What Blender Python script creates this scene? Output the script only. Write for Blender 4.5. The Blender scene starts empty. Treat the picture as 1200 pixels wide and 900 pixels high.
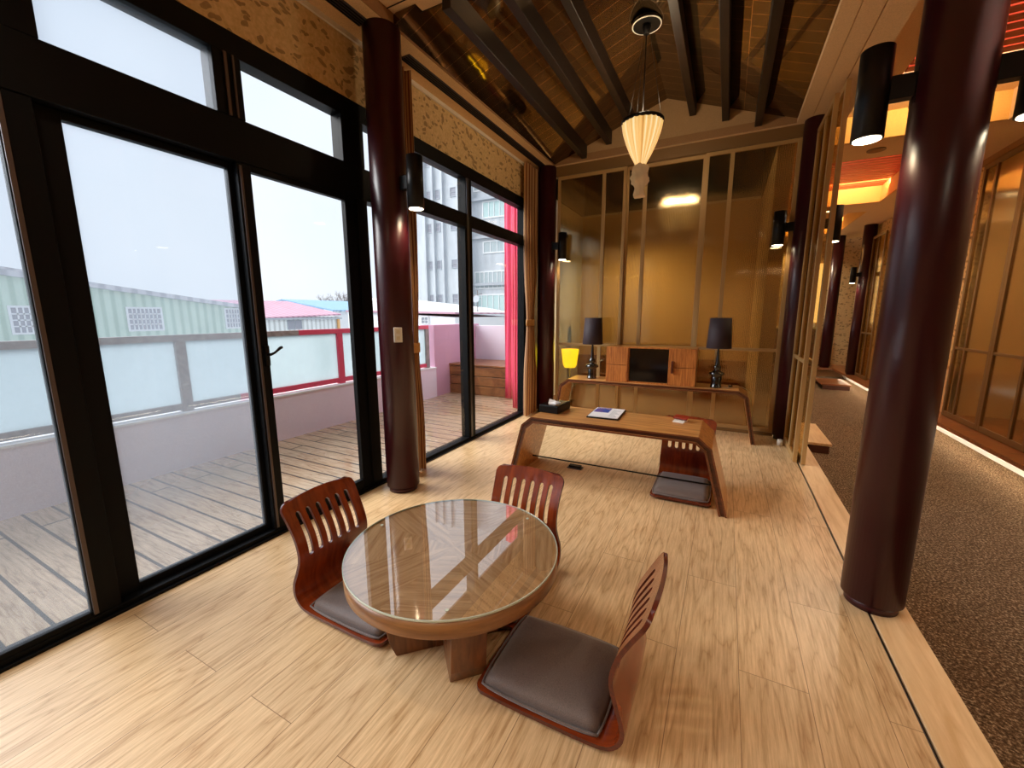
import bpy, bmesh, math, random
from mathutils import Vector, Matrix
random.seed(7)
PI = math.pi
S = bpy.context.scene
COL = S.collection

# ------------------------------------------------------------------ materials
def new_mat(name):
    m = bpy.data.materials.new(name); m.use_nodes = True
    nt = m.node_tree
    return m, nt, nt.nodes['Principled BSDF'], nt.nodes['Material Output']

def N(nt, t, **kw):
    n = nt.nodes.new(t)
    for k, v in kw.items():
        if k in n.inputs: n.inputs[k].default_value = v
        else: setattr(n, k, v)
    return n

def L(nt, a, b): nt.links.new(a, b)

def rgb(r, g, b):
    f = lambda c: ((c/255.0)/12.92 if c/255.0 <= 0.04045 else ((c/255.0+0.055)/1.055)**2.4)
    return (f(r), f(g), f(b), 1.0)

def plain(name, col, rough=0.5, metal=0.0, spec=0.5, coat=0.0, emis=None, estr=0.0):
    m, nt, p, o = new_mat(name)
    p.inputs['Base Color'].default_value = col
    p.inputs['Roughness'].default_value = rough
    p.inputs['Metallic'].default_value = metal
    p.inputs['Specular IOR Level'].default_value = spec
    p.inputs['Coat Weight'].default_value = coat
    if emis:
        p.inputs['Emission Color'].default_value = emis
        p.inputs['Emission Strength'].default_value = estr
    return m

def mapping(nt, scale=(1, 1, 1), rot=(0, 0, 0), loc=(0, 0, 0), coord='Object'):
    tc = N(nt, 'ShaderNodeTexCoord'); mp = N(nt, 'ShaderNodeMapping')
    mp.inputs['Scale'].default_value = scale; mp.inputs['Rotation'].default_value = rot
    mp.inputs['Location'].default_value = loc
    L(nt, tc.outputs[coord], mp.inputs['Vector'])
    return mp.outputs['Vector']

def ramp(nt, fac, stops):
    r = N(nt, 'ShaderNodeValToRGB'); e = r.color_ramp.elements
    e[0].position, e[0].color = stops[0]; e[1].position, e[1].color = stops[-1]
    for s in stops[1:-1]:
        x = e.new(s[0]); x.color = s[1]
    L(nt, fac, r.inputs['Fac'])
    return r.outputs['Color']

def mixc(nt, fac, a, b, mode='MIX'):
    n = N(nt, 'ShaderNodeMix'); n.data_type = 'RGBA'; n.blend_type = mode
    for sock, v in ((0, fac), (6, a), (7, b)):
        if hasattr(v, 'is_linked'): L(nt, v, n.inputs[sock])
        else: n.inputs[sock].default_value = v
    return n.outputs[2]

def bump(nt, p, h, strength=0.2, dist=0.01):
    b = N(nt, 'ShaderNodeBump'); b.inputs['Strength'].default_value = strength
    b.inputs['Distance'].default_value = dist
    L(nt, h, b.inputs['Height']); L(nt, b.outputs['Normal'], p.inputs['Normal'])

def wood(name, c1, c2, scale=(1, 12, 12), rough=0.4, coat=0.0, coord='Object', spec=0.5, bump_s=0.05, distort=2.5, freq=3.0):
    m, nt, p, o = new_mat(name)
    v = mapping(nt, scale, coord=coord)
    w = N(nt, 'ShaderNodeTexNoise'); w.inputs['Scale'].default_value = freq
    w.inputs['Detail'].default_value = 7; w.inputs['Roughness'].default_value = 0.62
    w.inputs['Distortion'].default_value = distort*0.2
    L(nt, v, w.inputs['Vector'])
    c = ramp(nt, w.outputs['Fac'], [(0.33, c1), (0.66, c2)])
    L(nt, c, p.inputs['Base Color'])
    p.inputs['Roughness'].default_value = rough; p.inputs['Coat Weight'].default_value = coat
    p.inputs['Coat Roughness'].default_value = 0.12
    p.inputs['Specular IOR Level'].default_value = spec
    if bump_s: bump(nt, p, w.outputs['Fac'], bump_s, 0.004)
    return m

def plank_floor(name, c1, c2, cj, width, length, rough, along='y', rough2=None, wet=None, joint=0.003, grain=1.0):
    m, nt, p, o = new_mat(name)
    rot = (0, 0, PI/2) if along == 'y' else (0, 0, 0)
    v = mapping(nt, (1, 1, 1), rot, (0.13, 0.07, 0))
    b = N(nt, 'ShaderNodeTexBrick'); b.offset = 0.37; b.offset_frequency = 2
    for k, val in (('Scale', 1.0), ('Mortar Size', joint), ('Mortar Smooth', 0.2), ('Brick Width', length), ('Row Height', width), ('Bias', 0.0)):
        b.inputs[k].default_value = val
    b.inputs['Color1'].default_value = (0, 0, 0, 1); b.inputs['Color2'].default_value = (1, 1, 1, 1)
    b.inputs['Mortar'].default_value = (0.5, 0.5, 0.5, 1)
    L(nt, v, b.inputs['Vector'])
    # long wandering grain
    sv = N(nt, 'ShaderNodeMapping'); sv.inputs['Scale'].default_value = (0.55, 4.2, 1)
    add = N(nt, 'ShaderNodeVectorMath'); add.operation = 'ADD'
    L(nt, v, sv.inputs['Vector']); L(nt, sv.outputs['Vector'], add.inputs[0])
    mul = N(nt, 'ShaderNodeVectorMath'); mul.operation = 'SCALE'; mul.inputs['Scale'].default_value = 3.7
    L(nt, b.outputs['Color'], mul.inputs[0]); L(nt, mul.outputs['Vector'], add.inputs[1])
    ns = N(nt, 'ShaderNodeTexNoise', Scale=2.2*grain, Detail=3.0, Roughness=0.5)
    L(nt, add.outputs['Vector'], ns.inputs['Vector'])
    rings = N(nt, 'ShaderNodeMath'); rings.operation = 'MULTIPLY'; rings.inputs[1].default_value = 26
    L(nt, ns.outputs['Fac'], rings.inputs[0])
    sn = N(nt, 'ShaderNodeMath'); sn.operation = 'SINE'; L(nt, rings.outputs[0], sn.inputs[0])
    fine = N(nt, 'ShaderNodeTexNoise', Scale=9.0, Detail=6.0, Roughness=0.7)
    fm = N(nt, 'ShaderNodeMapping'); fm.inputs['Scale'].default_value = (0.8, 14, 1)
    L(nt, v, fm.inputs['Vector']); L(nt, fm.outputs['Vector'], fine.inputs['Vector'])
    ab = N(nt, 'ShaderNodeMath'); ab.operation = 'ABSOLUTE'; L(nt, sn.outputs[0], ab.inputs[0])
    pw = N(nt, 'ShaderNodeMath'); pw.operation = 'POWER'; pw.inputs[1].default_value = 0.35; L(nt, ab.outputs[0], pw.inputs[0])
    g = N(nt, 'ShaderNodeMath'); g.operation = 'MULTIPLY_ADD'; g.inputs[1].default_value = 0.30; g.inputs[2].default_value = -0.24
    L(nt, pw.outputs[0], g.inputs[0])
    gg = N(nt, 'ShaderNodeMath'); gg.operation = 'ADD'
    L(nt, g.outputs[0], gg.inputs[0]); L(nt, fine.outputs['Fac'], gg.inputs[1])
    c = ramp(nt, gg.outputs[0], [(0.22, c1), (0.66, c2)])
    # plank to plank variation
    vv = N(nt, 'ShaderNodeMath'); vv.operation = 'MULTIPLY_ADD'; vv.inputs[1].default_value = 0.09; vv.inputs[2].default_value = 0.93
    sepc = N(nt, 'ShaderNodeSeparateColor'); L(nt, b.outputs['Color'], sepc.inputs[0])
    L(nt, sepc.outputs[0], vv.inputs[0])
    comb = N(nt, 'ShaderNodeCombineColor')
    for i in range(3): L(nt, vv.outputs[0], comb.inputs[i])
    c = mixc(nt, 1.0, c, comb.outputs[0], 'MULTIPLY')
    c = mixc(nt, b.outputs['Fac'], c, cj)
    L(nt, c, p.inputs['Base Color'])
    p.inputs['Roughness'].default_value = rough
    if wet:
        wn = N(nt, 'ShaderNodeTexNoise', Scale=1.3, Detail=4.0)
        L(nt, v, wn.inputs['Vector'])
        mr = N(nt, 'ShaderNodeMapRange'); mr.inputs[1].default_value = 0.42; mr.inputs[2].default_value = 0.6
        mr.inputs[3].default_value = wet; mr.inputs[4].default_value = rough
        L(nt, wn.outputs['Fac'], mr.inputs[0]); L(nt, mr.outputs[0], p.inputs['Roughness'])
    inv = N(nt, 'ShaderNodeMath'); inv.operation = 'SUBTRACT'; inv.inputs[0].default_value = 1
    L(nt, b.outputs['Fac'], inv.inputs[1])
    bump(nt, p, inv.outputs[0], 0.1, 0.002)
    return m

M = {}
M['floor'] = plank_floor('pale oak plank floor', rgb(174, 134, 88), rgb(228, 196, 150), rgb(140, 106, 70), 0.19, 1.25, 0.33, 'y', joint=0.0011)
M['strip'] = wood('edge board oak', rgb(206, 166, 116), rgb(232, 200, 154), (9, 0.9, 9), 0.36)
M['deck'] = plank_floor('weathered deck boards', rgb(136, 106, 78), rgb(200, 174, 144), rgb(54, 44, 38), 0.13, 9.0, 0.5, 'x', wet=0.10, joint=0.008)
M['oak'] = wood('honey oak veneer', rgb(158, 100, 50), rgb(216, 158, 94), (1.2, 16, 16), 0.3, 0.25)
M['oak_dark'] = wood('dark stained edge', rgb(52, 20, 10), rgb(88, 38, 20), (2, 18, 18), 0.3, 0.3)
M['oak_mid'] = wood('brown edge veneer', rgb(84, 42, 20), rgb(118, 64, 34), (2, 18, 18), 0.3, 0.3)
M['oak_v'] = wood('amber oak upright grain', rgb(128, 64, 24), rgb(206, 132, 66), (26, 26, 1.6), 0.3, 0.2)
M['table_base'] = wood('walnut table base', rgb(84, 48, 24), rgb(128, 80, 44), (14, 14, 1.4), 0.38, 0.2)
M['table_rim'] = wood('table rim oak', rgb(112, 72, 38), rgb(152, 106, 62), (2, 2, 16), 0.35, 0.15)
M['table_top'] = wood('radial oak veneer', rgb(184, 132, 84), rgb(236, 190, 140), (1.5, 22, 1), 0.3, 0.2, coord='UV')
M['chair_shell'] = wood('red mahogany plywood', rgb(92, 32, 12), rgb(146, 60, 22), (7, 1.2, 1.2), 0.22, 0.5, bump_s=0.0)
M['chair_edge'] = wood('plywood edge', rgb(60, 16, 10), rgb(96, 34, 18), (3, 30, 30), 0.3, 0.3, bump_s=0.0)
M['lacquer'] = plain('maroon lacquered column', rgb(54, 10, 20), 0.31, spec=0.45, coat=0.0)
M['black'] = plain('black powder coat', rgb(10, 9, 9), 0.4, spec=0.3)
M['gloss_black'] = plain('gloss black ceramic', rgb(6, 6, 7), 0.07, spec=0.6, coat=0.8)
M['frame'] = plain('black aluminium frame', rgb(5, 6, 8), 0.5, 0.0, 0.16)
M['frame_brown'] = plain('brown track strip', rgb(84, 72, 68), 0.4, 0.2)
M['frame_grey'] = plain('grey aluminium', rgb(88, 88, 94), 0.3, 0.6)
M['plaster'] = None
def plaster(name, c, amt=0.05):
    m, nt, p, o = new_mat(name)
    v = mapping(nt, (1, 1, 1))
    n = N(nt, 'ShaderNodeTexNoise', Scale=220.0, Detail=3.0)
    L(nt, v, n.inputs['Vector'])
    lo = tuple(x*(1-amt*2) for x in c[:3])+(1,); hi = tuple(min(1, x*(1+amt*2)) for x in c[:3])+(1,)
    L(nt, ramp(nt, n.outputs['Fac'], [(0.35, lo), (0.65, hi)]), p.inputs['Base Color'])
    p.inputs['Roughness'].default_value = 0.85
    bump(nt, p, n.outputs['Fac'], 0.15, 0.002)
    return m
M['plaster'] = plaster('sand coloured plaster', rgb(222, 190, 146))
M['plaster_d'] = plaster('tan plaster', rgb(150, 112, 74))
M['gable'] = plaster('gable plaster', rgb(176, 142, 100))
M['cove'] = plaster('cove plaster', rgb(226, 176, 96))
M['lavender'] = plaster('lavender render', rgb(222, 212, 226))
M['pinkwall'] = plaster('mauve render', rgb(192, 148, 172))
M['whitewall'] = plaster('white render', rgb(226, 228, 230))

def carpet():
    m, nt, p, o = new_mat('speckled brown carpet')
    v = mapping(nt, (1, 1, 1))
    n = N(nt, 'ShaderNodeTexNoise', Scale=95.0, Detail=4.0, Roughness=0.7)
    n2 = N(nt, 'ShaderNodeTexNoise', Scale=14.0, Detail=5.0, Roughness=0.7)
    L(nt, v, n.inputs['Vector']); L(nt, v, n2.inputs['Vector'])
    c = ramp(nt, n.outputs['Fac'], [(0.36, rgb(66, 52, 40)), (0.52, rgb(122, 98, 74)), (0.66, rgb(210, 188, 158))])
    c2 = ramp(nt, n2.outputs['Fac'], [(0.3, (0.62, 0.6, 0.58, 1)), (0.7, (1, 1, 1, 1))])
    L(nt, mixc(nt, 1.0, c, c2, 'MULTIPLY'), p.inputs['Base Color'])
    p.inputs['Roughness'].default_value = 0.95; p.inputs['Specular IOR Level'].default_value = 0.1
    bump(nt, p, n.outputs['Fac'], 0.8, 0.01)
    return m
M['carpet'] = carpet()

def wallpaper():
    m, nt, p, o = new_mat('leaf print wallpaper')
    v = mapping(nt, (1, 1, 1))
    d = N(nt, 'ShaderNodeTexNoise', Scale=9.0, Detail=2.0)
    L(nt, v, d.inputs['Vector'])
    ma = N(nt, 'ShaderNodeVectorMath'); ma.operation = 'MULTIPLY_ADD'; ma.inputs[1].default_value = (0.12, 0.12, 0.12)
    L(nt, d.outputs['Color'], ma.inputs[0]); L(nt, v, ma.inputs[2])
    masks = []
    for k, (ry, sc) in enumerate((((0.6), (13, 13, 30)), ((-0.5), (11, 11, 24)), ((1.25), (12, 12, 28)))):
        mp = N(nt, 'ShaderNodeMapping'); mp.inputs['Rotation'].default_value = (ry, 0, 0)
        mp.inputs['Scale'].default_value = (sc[0], sc[1], sc[2]*0.8); mp.inputs['Location'].default_value = (k*3.3, k*1.7, 0)
        L(nt, ma.outputs[0], mp.inputs['Vector'])
        vo = N(nt, 'ShaderNodeTexVoronoi'); vo.inputs['Scale'].default_value = 1.0; vo.inputs['Randomness'].default_value = 1.0
        L(nt, mp.outputs['Vector'], vo.inputs['Vector'])
        gt = N(nt, 'ShaderNodeMath'); gt.operation = 'LESS_THAN'; gt.inputs[1].default_value = 0.27
        L(nt, vo.outputs['Distance'], gt.inputs[0])
        sep = N(nt, 'ShaderNodeSeparateColor'); L(nt, vo.outputs['Color'], sep.inputs[0])
        g2 = N(nt, 'ShaderNodeMath'); g2.operation = 'GREATER_THAN'; g2.inputs[1].default_value = 0.35
        L(nt, sep.outputs[0], g2.inputs[0])
        mu = N(nt, 'ShaderNodeMath'); mu.operation = 'MULTIPLY'; L(nt, gt.outputs[0], mu.inputs[0]); L(nt, g2.outputs[0], mu.inputs[1])
        masks.append(mu.outputs[0])
    mx = N(nt, 'ShaderNodeMath'); mx.operation = 'MAXIMUM'; L(nt, masks[0], mx.inputs[0]); L(nt, masks[1], mx.inputs[1])
    mx2 = N(nt, 'ShaderNodeMath'); mx2.operation = 'MAXIMUM'; L(nt, mx.outputs[0], mx2.inputs[0]); L(nt, masks[2], mx2.inputs[1])
    f = N(nt, 'ShaderNodeMath'); f.operation = 'MULTIPLY'; f.inputs[1].default_value = 0.62; L(nt, mx2.outputs[0], f.inputs[0])
    base = N(nt, 'ShaderNodeTexNoise', Scale=60.0, Detail=4.0); L(nt, v, base.inputs['Vector'])
    bc = ramp(nt, base.outputs['Fac'], [(0.3, rgb(204, 172, 118)), (0.7, rgb(228, 198, 146))])
    L(nt, mixc(nt, f.outputs[0], bc, rgb(110, 78, 44)), p.inputs['Base Color'])
    p.inputs['Roughness'].default_value = 0.75
    return m
M['wallpaper'] = wallpaper()

def curtain_mat():
    m, nt, p, o = new_mat('striped tan curtain cloth')
    v = mapping(nt, (1, 1, 1), coord='UV')
    sep = N(nt, 'ShaderNodeSeparateXYZ'); L(nt, v, sep.inputs[0])
    ml = N(nt, 'ShaderNodeMath'); ml.operation = 'MULTIPLY'; ml.inputs[1].default_value = 34; L(nt, sep.outputs[0], ml.inputs[0])
    fr = N(nt, 'ShaderNodeMath'); fr.operation = 'FRACT'; L(nt, ml.outputs[0], fr.inputs[0])
    c = ramp(nt, fr.outputs[0], [(0.0, rgb(196, 150, 96)), (0.42, rgb(200, 156, 104)), (0.5, rgb(120, 66, 34)), (0.9, rgb(128, 72, 38)), (1.0, rgb(196, 150, 96))])
    L(nt, c, p.inputs['Base Color']); p.inputs['Roughness'].default_value = 0.6
    p.inputs['Sheen Weight'].default_value = 0.3
    tr = N(nt, 'ShaderNodeBsdfTranslucent'); L(nt, c, tr.inputs['Color'])
    mx = N(nt, 'ShaderNodeMixShader'); mx.inputs[0].default_value = 0.25
    L(nt, p.outputs[0], mx.inputs[1]); L(nt, tr.outputs[0], mx.inputs[2]); L(nt, mx.outputs[0], o.inputs[0])
    return m
M['curtain'] = curtain_mat()
M['tie'] = plain('gold curtain tie', rgb(190, 140, 80), 0.5)

def cushion_mat():
    m, nt, p, o = new_mat('grey brown cushion fabric')
    v = mapping(nt, (1, 1, 1))
    n = N(nt, 'ShaderNodeTexNoise', Scale=500.0, Detail=2.0); L(nt, v, n.inputs['Vector'])
    n2 = N(nt, 'ShaderNodeTexNoise', Scale=9.0, Detail=3.0); L(nt, v, n2.inputs['Vector'])
    c = ramp(nt, n.outputs['Fac'], [(0.3, rgb(84, 72, 70)), (0.7, rgb(118, 104, 98))])
    L(nt, c, p.inputs['Base Color']); p.inputs['Roughness'].default_value = 0.6
    p.inputs['Sheen Weight'].default_value = 0.4
    bump(nt, p, n2.outputs['Fac'], 0.25, 0.02)
    return m
M['cushion'] = cushion_mat()

def clear_glass(name, tint, refl=0.08, haze=0.0, hazec=(0.8, 0.87, 0.95, 1), rough=0.0, ior=1.45):
    m, nt, p, o = new_mat(name); nt.nodes.remove(p)
    t = N(nt, 'ShaderNodeBsdfTransparent'); t.inputs['Color'].default_value = tint
    g = N(nt, 'ShaderNodeBsdfGlossy'); g.inputs['Roughness'].default_value = rough
    lw = N(nt, 'ShaderNodeLayerWeight'); lw.inputs['Blend'].default_value = 0.5
    pw = N(nt, 'ShaderNodeMath'); pw.operation = 'POWER'; pw.inputs[1].default_value = 4.0; L(nt, lw.outputs['Facing'], pw.inputs[0])
    f0 = ((ior-1)/(ior+1))**2
    f = N(nt, 'ShaderNodeMath'); f.operation = 'MULTIPLY_ADD'; f.inputs[1].default_value = 1-f0; f.inputs[2].default_value = f0; L(nt, pw.outputs[0], f.inputs[0])
    mx = N(nt, 'ShaderNodeMixShader'); L(nt, f.outputs[0], mx.inputs[0])
    L(nt, t.outputs[0], mx.inputs[1]); L(nt, g.outputs[0], mx.inputs[2])
    out = mx.outputs[0]
    if haze > 0:
        d = N(nt, 'ShaderNodeBsdfTranslucent'); d.inputs['Color'].default_value = hazec
        n = N(nt, 'ShaderNodeTexNoise', Scale=1.6, Detail=5.0); v = mapping(nt, (1, 1, 0.6)); L(nt, v, n.inputs['Vector'])
        mr = N(nt, 'ShaderNodeMapRange'); mr.inputs[1].default_value = 0.3; mr.inputs[2].default_value = 0.75
        mr.inputs[3].default_value = haze*0.6; mr.inputs[4].default_value = haze*1.3
        L(nt, n.outputs['Fac'], mr.inputs[0])
        m2 = N(nt, 'ShaderNodeMixShader'); L(nt, mr.outputs[0], m2.inputs[0])
        L(nt, out, m2.inputs[1]); L(nt, d.outputs[0], m2.inputs[2]); out = m2.outputs[0]
    L(nt, out, o.inputs[0])
    return m
M['glass'] = clear_glass('clear window glass', (0.98, 0.99, 1, 1), ior=1.25)
M['glass_hazy'] = clear_glass('damp window glass', (0.80, 0.83, 0.87, 1), haze=0.07, ior=1.3)
M['glass_top'] = clear_glass('glass table cover', (0.97, 0.98, 0.96, 1), ior=3.7)
M['glass_edge'] = plain('pale glass rim', rgb(190, 196, 176), 0.2)

def ribbed(name, tint, gl, fac, rough=0.12, transl=0.25, axis='x'):
    m, nt, p, o = new_mat(name); nt.nodes.remove(p)
    t = N(nt, 'ShaderNodeBsdfTransparent'); t.inputs['Color'].default_value = tint
    d = N(nt, 'ShaderNodeBsdfTranslucent'); d.inputs['Color'].default_value = gl
    g = N(nt, 'ShaderNodeBsdfGlossy'); g.inputs['Color'].default_value = gl; g.inputs['Roughness'].default_value = rough
    v = mapping(nt, (1, 1, 1))
    w = N(nt, 'ShaderNodeTexWave'); w.wave_type = 'BANDS'; w.bands_direction = 'X' if axis == 'x' else 'Y'
    w.inputs['Scale'].default_value = 26.0; L(nt, v, w.inputs['Vector'])
    b = N(nt, 'ShaderNodeBump'); b.inputs['Strength'].default_value = 0.12; b.inputs['Distance'].default_value = 0.002
    L(nt, w.outputs['Fac'], b.inputs['Height']); L(nt, b.outputs['Normal'], g.inputs['Normal'])
    m1 = N(nt, 'ShaderNodeMixShader'); m1.inputs[0].default_value = transl
    L(nt, t.outputs[0], m1.inputs[1]); L(nt, d.outputs[0], m1.inputs[2])
    m2 = N(nt, 'ShaderNodeMixShader'); m2.inputs[0].default_value = fac
    L(nt, m1.outputs[0], m2.inputs[1]); L(nt, g.outputs[0], m2.inputs[2]); L(nt, m2.outputs[0], o.inputs[0])
    return m
M['ribbed'] = ribbed('bronze ribbed glass', (0.70, 0.60, 0.38, 1), (0.8, 0.70, 0.48, 1), 0.26, transl=0.0, rough=.09)
M['ribbed_y'] = ribbed('bronze ribbed glass side', (0.88, 0.77, 0.55, 1), (0.85, 0.75, 0.55, 1), 0.22, transl=.06, axis='y')
M['bronze'] = plain('brushed bronze frame', rgb(186, 152, 100), 0.36, 0.3)
M['bronze_d'] = plain('dark bronze frame', rgb(128, 98, 60), 0.4, 0.3)
M['frosted'] = clear_glass('frosted balustrade glass', (0.78, 0.82, 0.84, 1), haze=0.78, hazec=(0.46, 0.51, 0.52, 1), ior=1.2)
M['rail_grey'] = wood('weathered grey rail', rgb(120, 112, 110), rgb(158, 150, 148), (4, 4, 4), 0.6)
M['rail_red'] = plain('red painted rail', rgb(206, 62, 92), 0.45)
M['red_cloth'] = plain('crimson cloth', rgb(226, 66, 104), 0.55)
M['white'] = plain('white plastic', rgb(226, 222, 212), 0.4)
M['paper'] = plain('white paper', rgb(238, 238, 240), 0.5)
M['blue_print'] = plain('blue printed picture', rgb(52, 84, 170), 0.4)
M['purple_print'] = plain('violet printed picture', rgb(96, 80, 160), 0.4)
M['skin_print'] = plain('peach printed dots', rgb(214, 170, 160), 0.4)
M['red_wood'] = plain('red wooden tag', rgb(140, 44, 24), 0.35)
M['niche'] = plain('black screen', rgb(8, 5, 5), 0.12)
M['shade'] = plain('plum black lamp shade', rgb(44, 30, 38), 0.7)
M['shade_in'] = plain('pale shade lining', rgb(216, 206, 176), 0.8)
M['vent'] = plain('grey vent grille', rgb(62, 56, 60), 0.6)
M['led'] = plain('warm led strip', rgb(255, 214, 140), 0.5, emis=(1.0, 0.84, 0.58, 1), estr=26.0)
M['lens'] = plain('lit lamp lens', rgb(255, 240, 210), 0.5, emis=(1.0, 0.84, 0.58, 1), estr=14.0)
M['red_slat'] = wood('red cedar slats', rgb(168, 62, 30), rgb(206, 88, 46), (1.5, 14, 14), 0.4)
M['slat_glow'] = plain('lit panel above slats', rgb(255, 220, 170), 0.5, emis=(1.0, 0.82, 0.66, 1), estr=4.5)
M['yellow_shade'] = plain('glowing yellow paper', rgb(250, 220, 40), 0.6, emis=(1.0, 0.72, 0.02, 1), estr=5.0)
M['dark_wood'] = wood('dark brown timber', rgb(22, 13, 8), rgb(40, 25, 15), (14, 1, 14), 0.5)
M['step_wood'] = wood('walnut step', rgb(112, 62, 30), rgb(156, 96, 50), (2, 14, 14), 0.35, 0.2)
M['green_clad'] = None

def clad(name, c1, c2, scale, axis='y'):
    m, nt, p, o = new_mat(name)
    v = mapping(nt, (1, 1, 1))
    w = N(nt, 'ShaderNodeTexWave'); w.bands_direction = {'x': 'X', 'y': 'Y', 'z': 'Z'}[axis]; w.inputs['Scale'].default_value = scale
    w.inputs['Distortion'].default_value = 0.3; L(nt, v, w.inputs['Vector'])
    n = N(nt, 'ShaderNodeTexNoise', Scale=0.9, Detail=5.0); L(nt, v, n.inputs['Vector'])
    c = ramp(nt, w.outputs['Fac'], [(0.15, c1), (0.6, c2)])
    c3 = ramp(nt, n.outputs['Fac'], [(0.3, (0.88, 0.88, 0.88, 1)), (0.7, (1, 1, 1, 1))])
    L(nt, mixc(nt, 1.0, c, c3, 'MULTIPLY'), p.inputs['Base Color']); p.inputs['Roughness'].default_value = 0.6
    return m
M['green_clad'] = clad('pale green corrugated cladding', rgb(172, 196, 178), rgb(200, 220, 204), 0.75)
M['white_clad'] = clad('white corrugated cladding', rgb(196, 200, 200), rgb(232, 236, 236), 0.6)
M['grey_roof'] = clad('grey metal roof', rgb(176, 176, 182), rgb(204, 204, 210), 0.5)
M['pink_roof'] = clad('faded pink metal roof', rgb(180, 134, 154), rgb(206, 162, 180), 0.5)
M['blue_roof'] = clad('blue metal roof', rgb(120, 160, 192), rgb(150, 186, 212), 0.4)
def tower_mat():
    m, nt, p, o = new_mat('stained pale concrete')
    v = mapping(nt, (1, 1, 0.25))
    n = N(nt, 'ShaderNodeTexNoise', Scale=1.6, Detail=6.0, Roughness=0.65); L(nt, v, n.inputs['Vector'])
    L(nt, ramp(nt, n.outputs['Fac'], [(0.3, rgb(176, 182, 188)), (0.7, rgb(204, 210, 216))]), p.inputs['Base Color'])
    p.inputs['Roughness'].default_value = 0.85
    return m
M['tower'] = tower_mat()
M['ledge'] = plain('grey concrete ledge', rgb(170, 176, 184), 0.8)
M['win_grey'] = plain('grey green window glass', rgb(176, 188, 192), 0.25)
M['win_teal'] = plain('teal window glass', rgb(184, 208, 208), 0.25)
M['win_dark'] = plain('dull window glass', rgb(150, 152, 162), 0.25)
M['bark'] = plain('grey bark', rgb(120, 112, 112), 0.9)
M['ground'] = plain('wet grey ground', rgb(190, 192, 196), 0.8)
M['orange'] = plain('orange pipe', rgb(222, 170, 110), 0.5)
M['bench'] = plank_floor('brown garden boards', rgb(104, 62, 36), rgb(150, 98, 60), rgb(50, 34, 26), 0.5, 3.0, 0.35, 'x', joint=0.002)

def roof_mat():
    m, nt, p, o = new_mat('polished dark ceiling boards')
    v = mapping(nt, (1, 1, 1), (0, 0, PI/2))
    b = N(nt, 'ShaderNodeTexBrick'); b.offset = 0.5
    for k, val in (('Scale', 1.0), ('Mortar Size', 0.0013), ('Mortar Smooth', 0.0), ('Brick Width', 0.118), ('Row Height', 3.0)):
        b.inputs[k].default_value = val
    L(nt, v, b.inputs['Vector'])
    b.inputs['Color1'].default_value = rgb(104, 82, 56); b.inputs['Color2'].default_value = rgb(118, 94, 64)
    b.inputs['Mortar'].default_value = rgb(214, 176, 130)
    L(nt, b.outputs['Color'], p.inputs['Base Color'])
    p.inputs['Roughness'].default_value = 0.05; p.inputs['Specular IOR Level'].default_value = 0.9
    p.inputs['Metallic'].default_value = 0.85
    n = N(nt, 'ShaderNodeTexNoise', Scale=5.0, Detail=2.0); L(nt, v, n.inputs['Vector'])
    bump(nt, p, n.outputs['Fac'], 0.08, 0.01)
    return m
M['roof'] = roof_mat()

def pendant_mat():
    m, nt, p, o = new_mat('glowing cream pleated cloth')
    tc = N(nt, 'ShaderNodeTexCoord'); sep = N(nt, 'ShaderNodeSeparateXYZ'); L(nt, tc.outputs['Object'], sep.inputs[0])
    at = N(nt, 'ShaderNodeMath'); at.operation = 'ARCTAN2'; L(nt, sep.outputs[1], at.inputs[0]); L(nt, sep.outputs[0], at.inputs[1])
    cb = N(nt, 'ShaderNodeCombineXYZ'); L(nt, at.outputs[0], cb.inputs[0])
    n = N(nt, 'ShaderNodeTexNoise', Scale=4.0, Detail=4.0, Roughness=0.6); L(nt, cb.outputs[0], n.inputs['Vector'])
    c = ramp(nt, n.outputs['Fac'], [(0.36, (0.50, 0.22, 0.04, 1)), (0.5, (0.9, 0.55, 0.18, 1)), (0.6, (1.0, 0.86, 0.52, 1))])
    L(nt, c, p.inputs['Emission Color']); p.inputs['Emission Strength'].default_value = 0.95
    p.inputs['Base Color'].default_value = rgb(220, 190, 140)
    return m
M['pendant'] = pendant_mat()
M['knot'] = plain('cream knotted cloth', rgb(196, 156, 100), 0.8, emis=(0.9, 0.6, 0.3, 1), estr=0.12)

# ------------------------------------------------------------------ mesh helpers
def bm_new(): return bmesh.new()

def box(bm, x0, x1, y0, y1, z0, z1, mi=0):
    vs = [bm.verts.new(c) for c in ((x0,y0,z0),(x1,y0,z0),(x1,y1,z0),(x0,y1,z0),(x0,y0,z1),(x1,y0,z1),(x1,y1,z1),(x0,y1,z1))]
    fs = []
    for f in ((0,3,2,1),(4,5,6,7),(0,1,5,4),(1,2,6,5),(2,3,7,6),(3,0,4,7)):
        fc = bm.faces.new([vs[i] for i in f]); fc.material_index = mi; fs.append(fc)
    return vs, fs

def prism(bm, pts, axis, a, b, mi=0, side_mi=None):
    """pts 2d polygon; axis 'y' -> (x,z), 'x' -> (y,z), 'z' -> (x,y)"""
    def mk(p, t):
        return {'y': (p[0], t, p[1]), 'x': (t, p[0], p[1]), 'z': (p[0], p[1], t)}[axis]
    A = [bm.verts.new(mk(p, a)) for p in pts]; B = [bm.verts.new(mk(p, b)) for p in pts]
    n = len(pts)
    c1 = bm.faces.new(A[::-1]); c2 = bm.faces.new(B)
    for c in (c1, c2): c.material_index = mi if side_mi is None else side_mi
    for i in range(n):
        f = bm.faces.new((A[i], A[(i+1) % n], B[(i+1) % n], B[i])); f.material_index = mi
    return A, B

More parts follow.
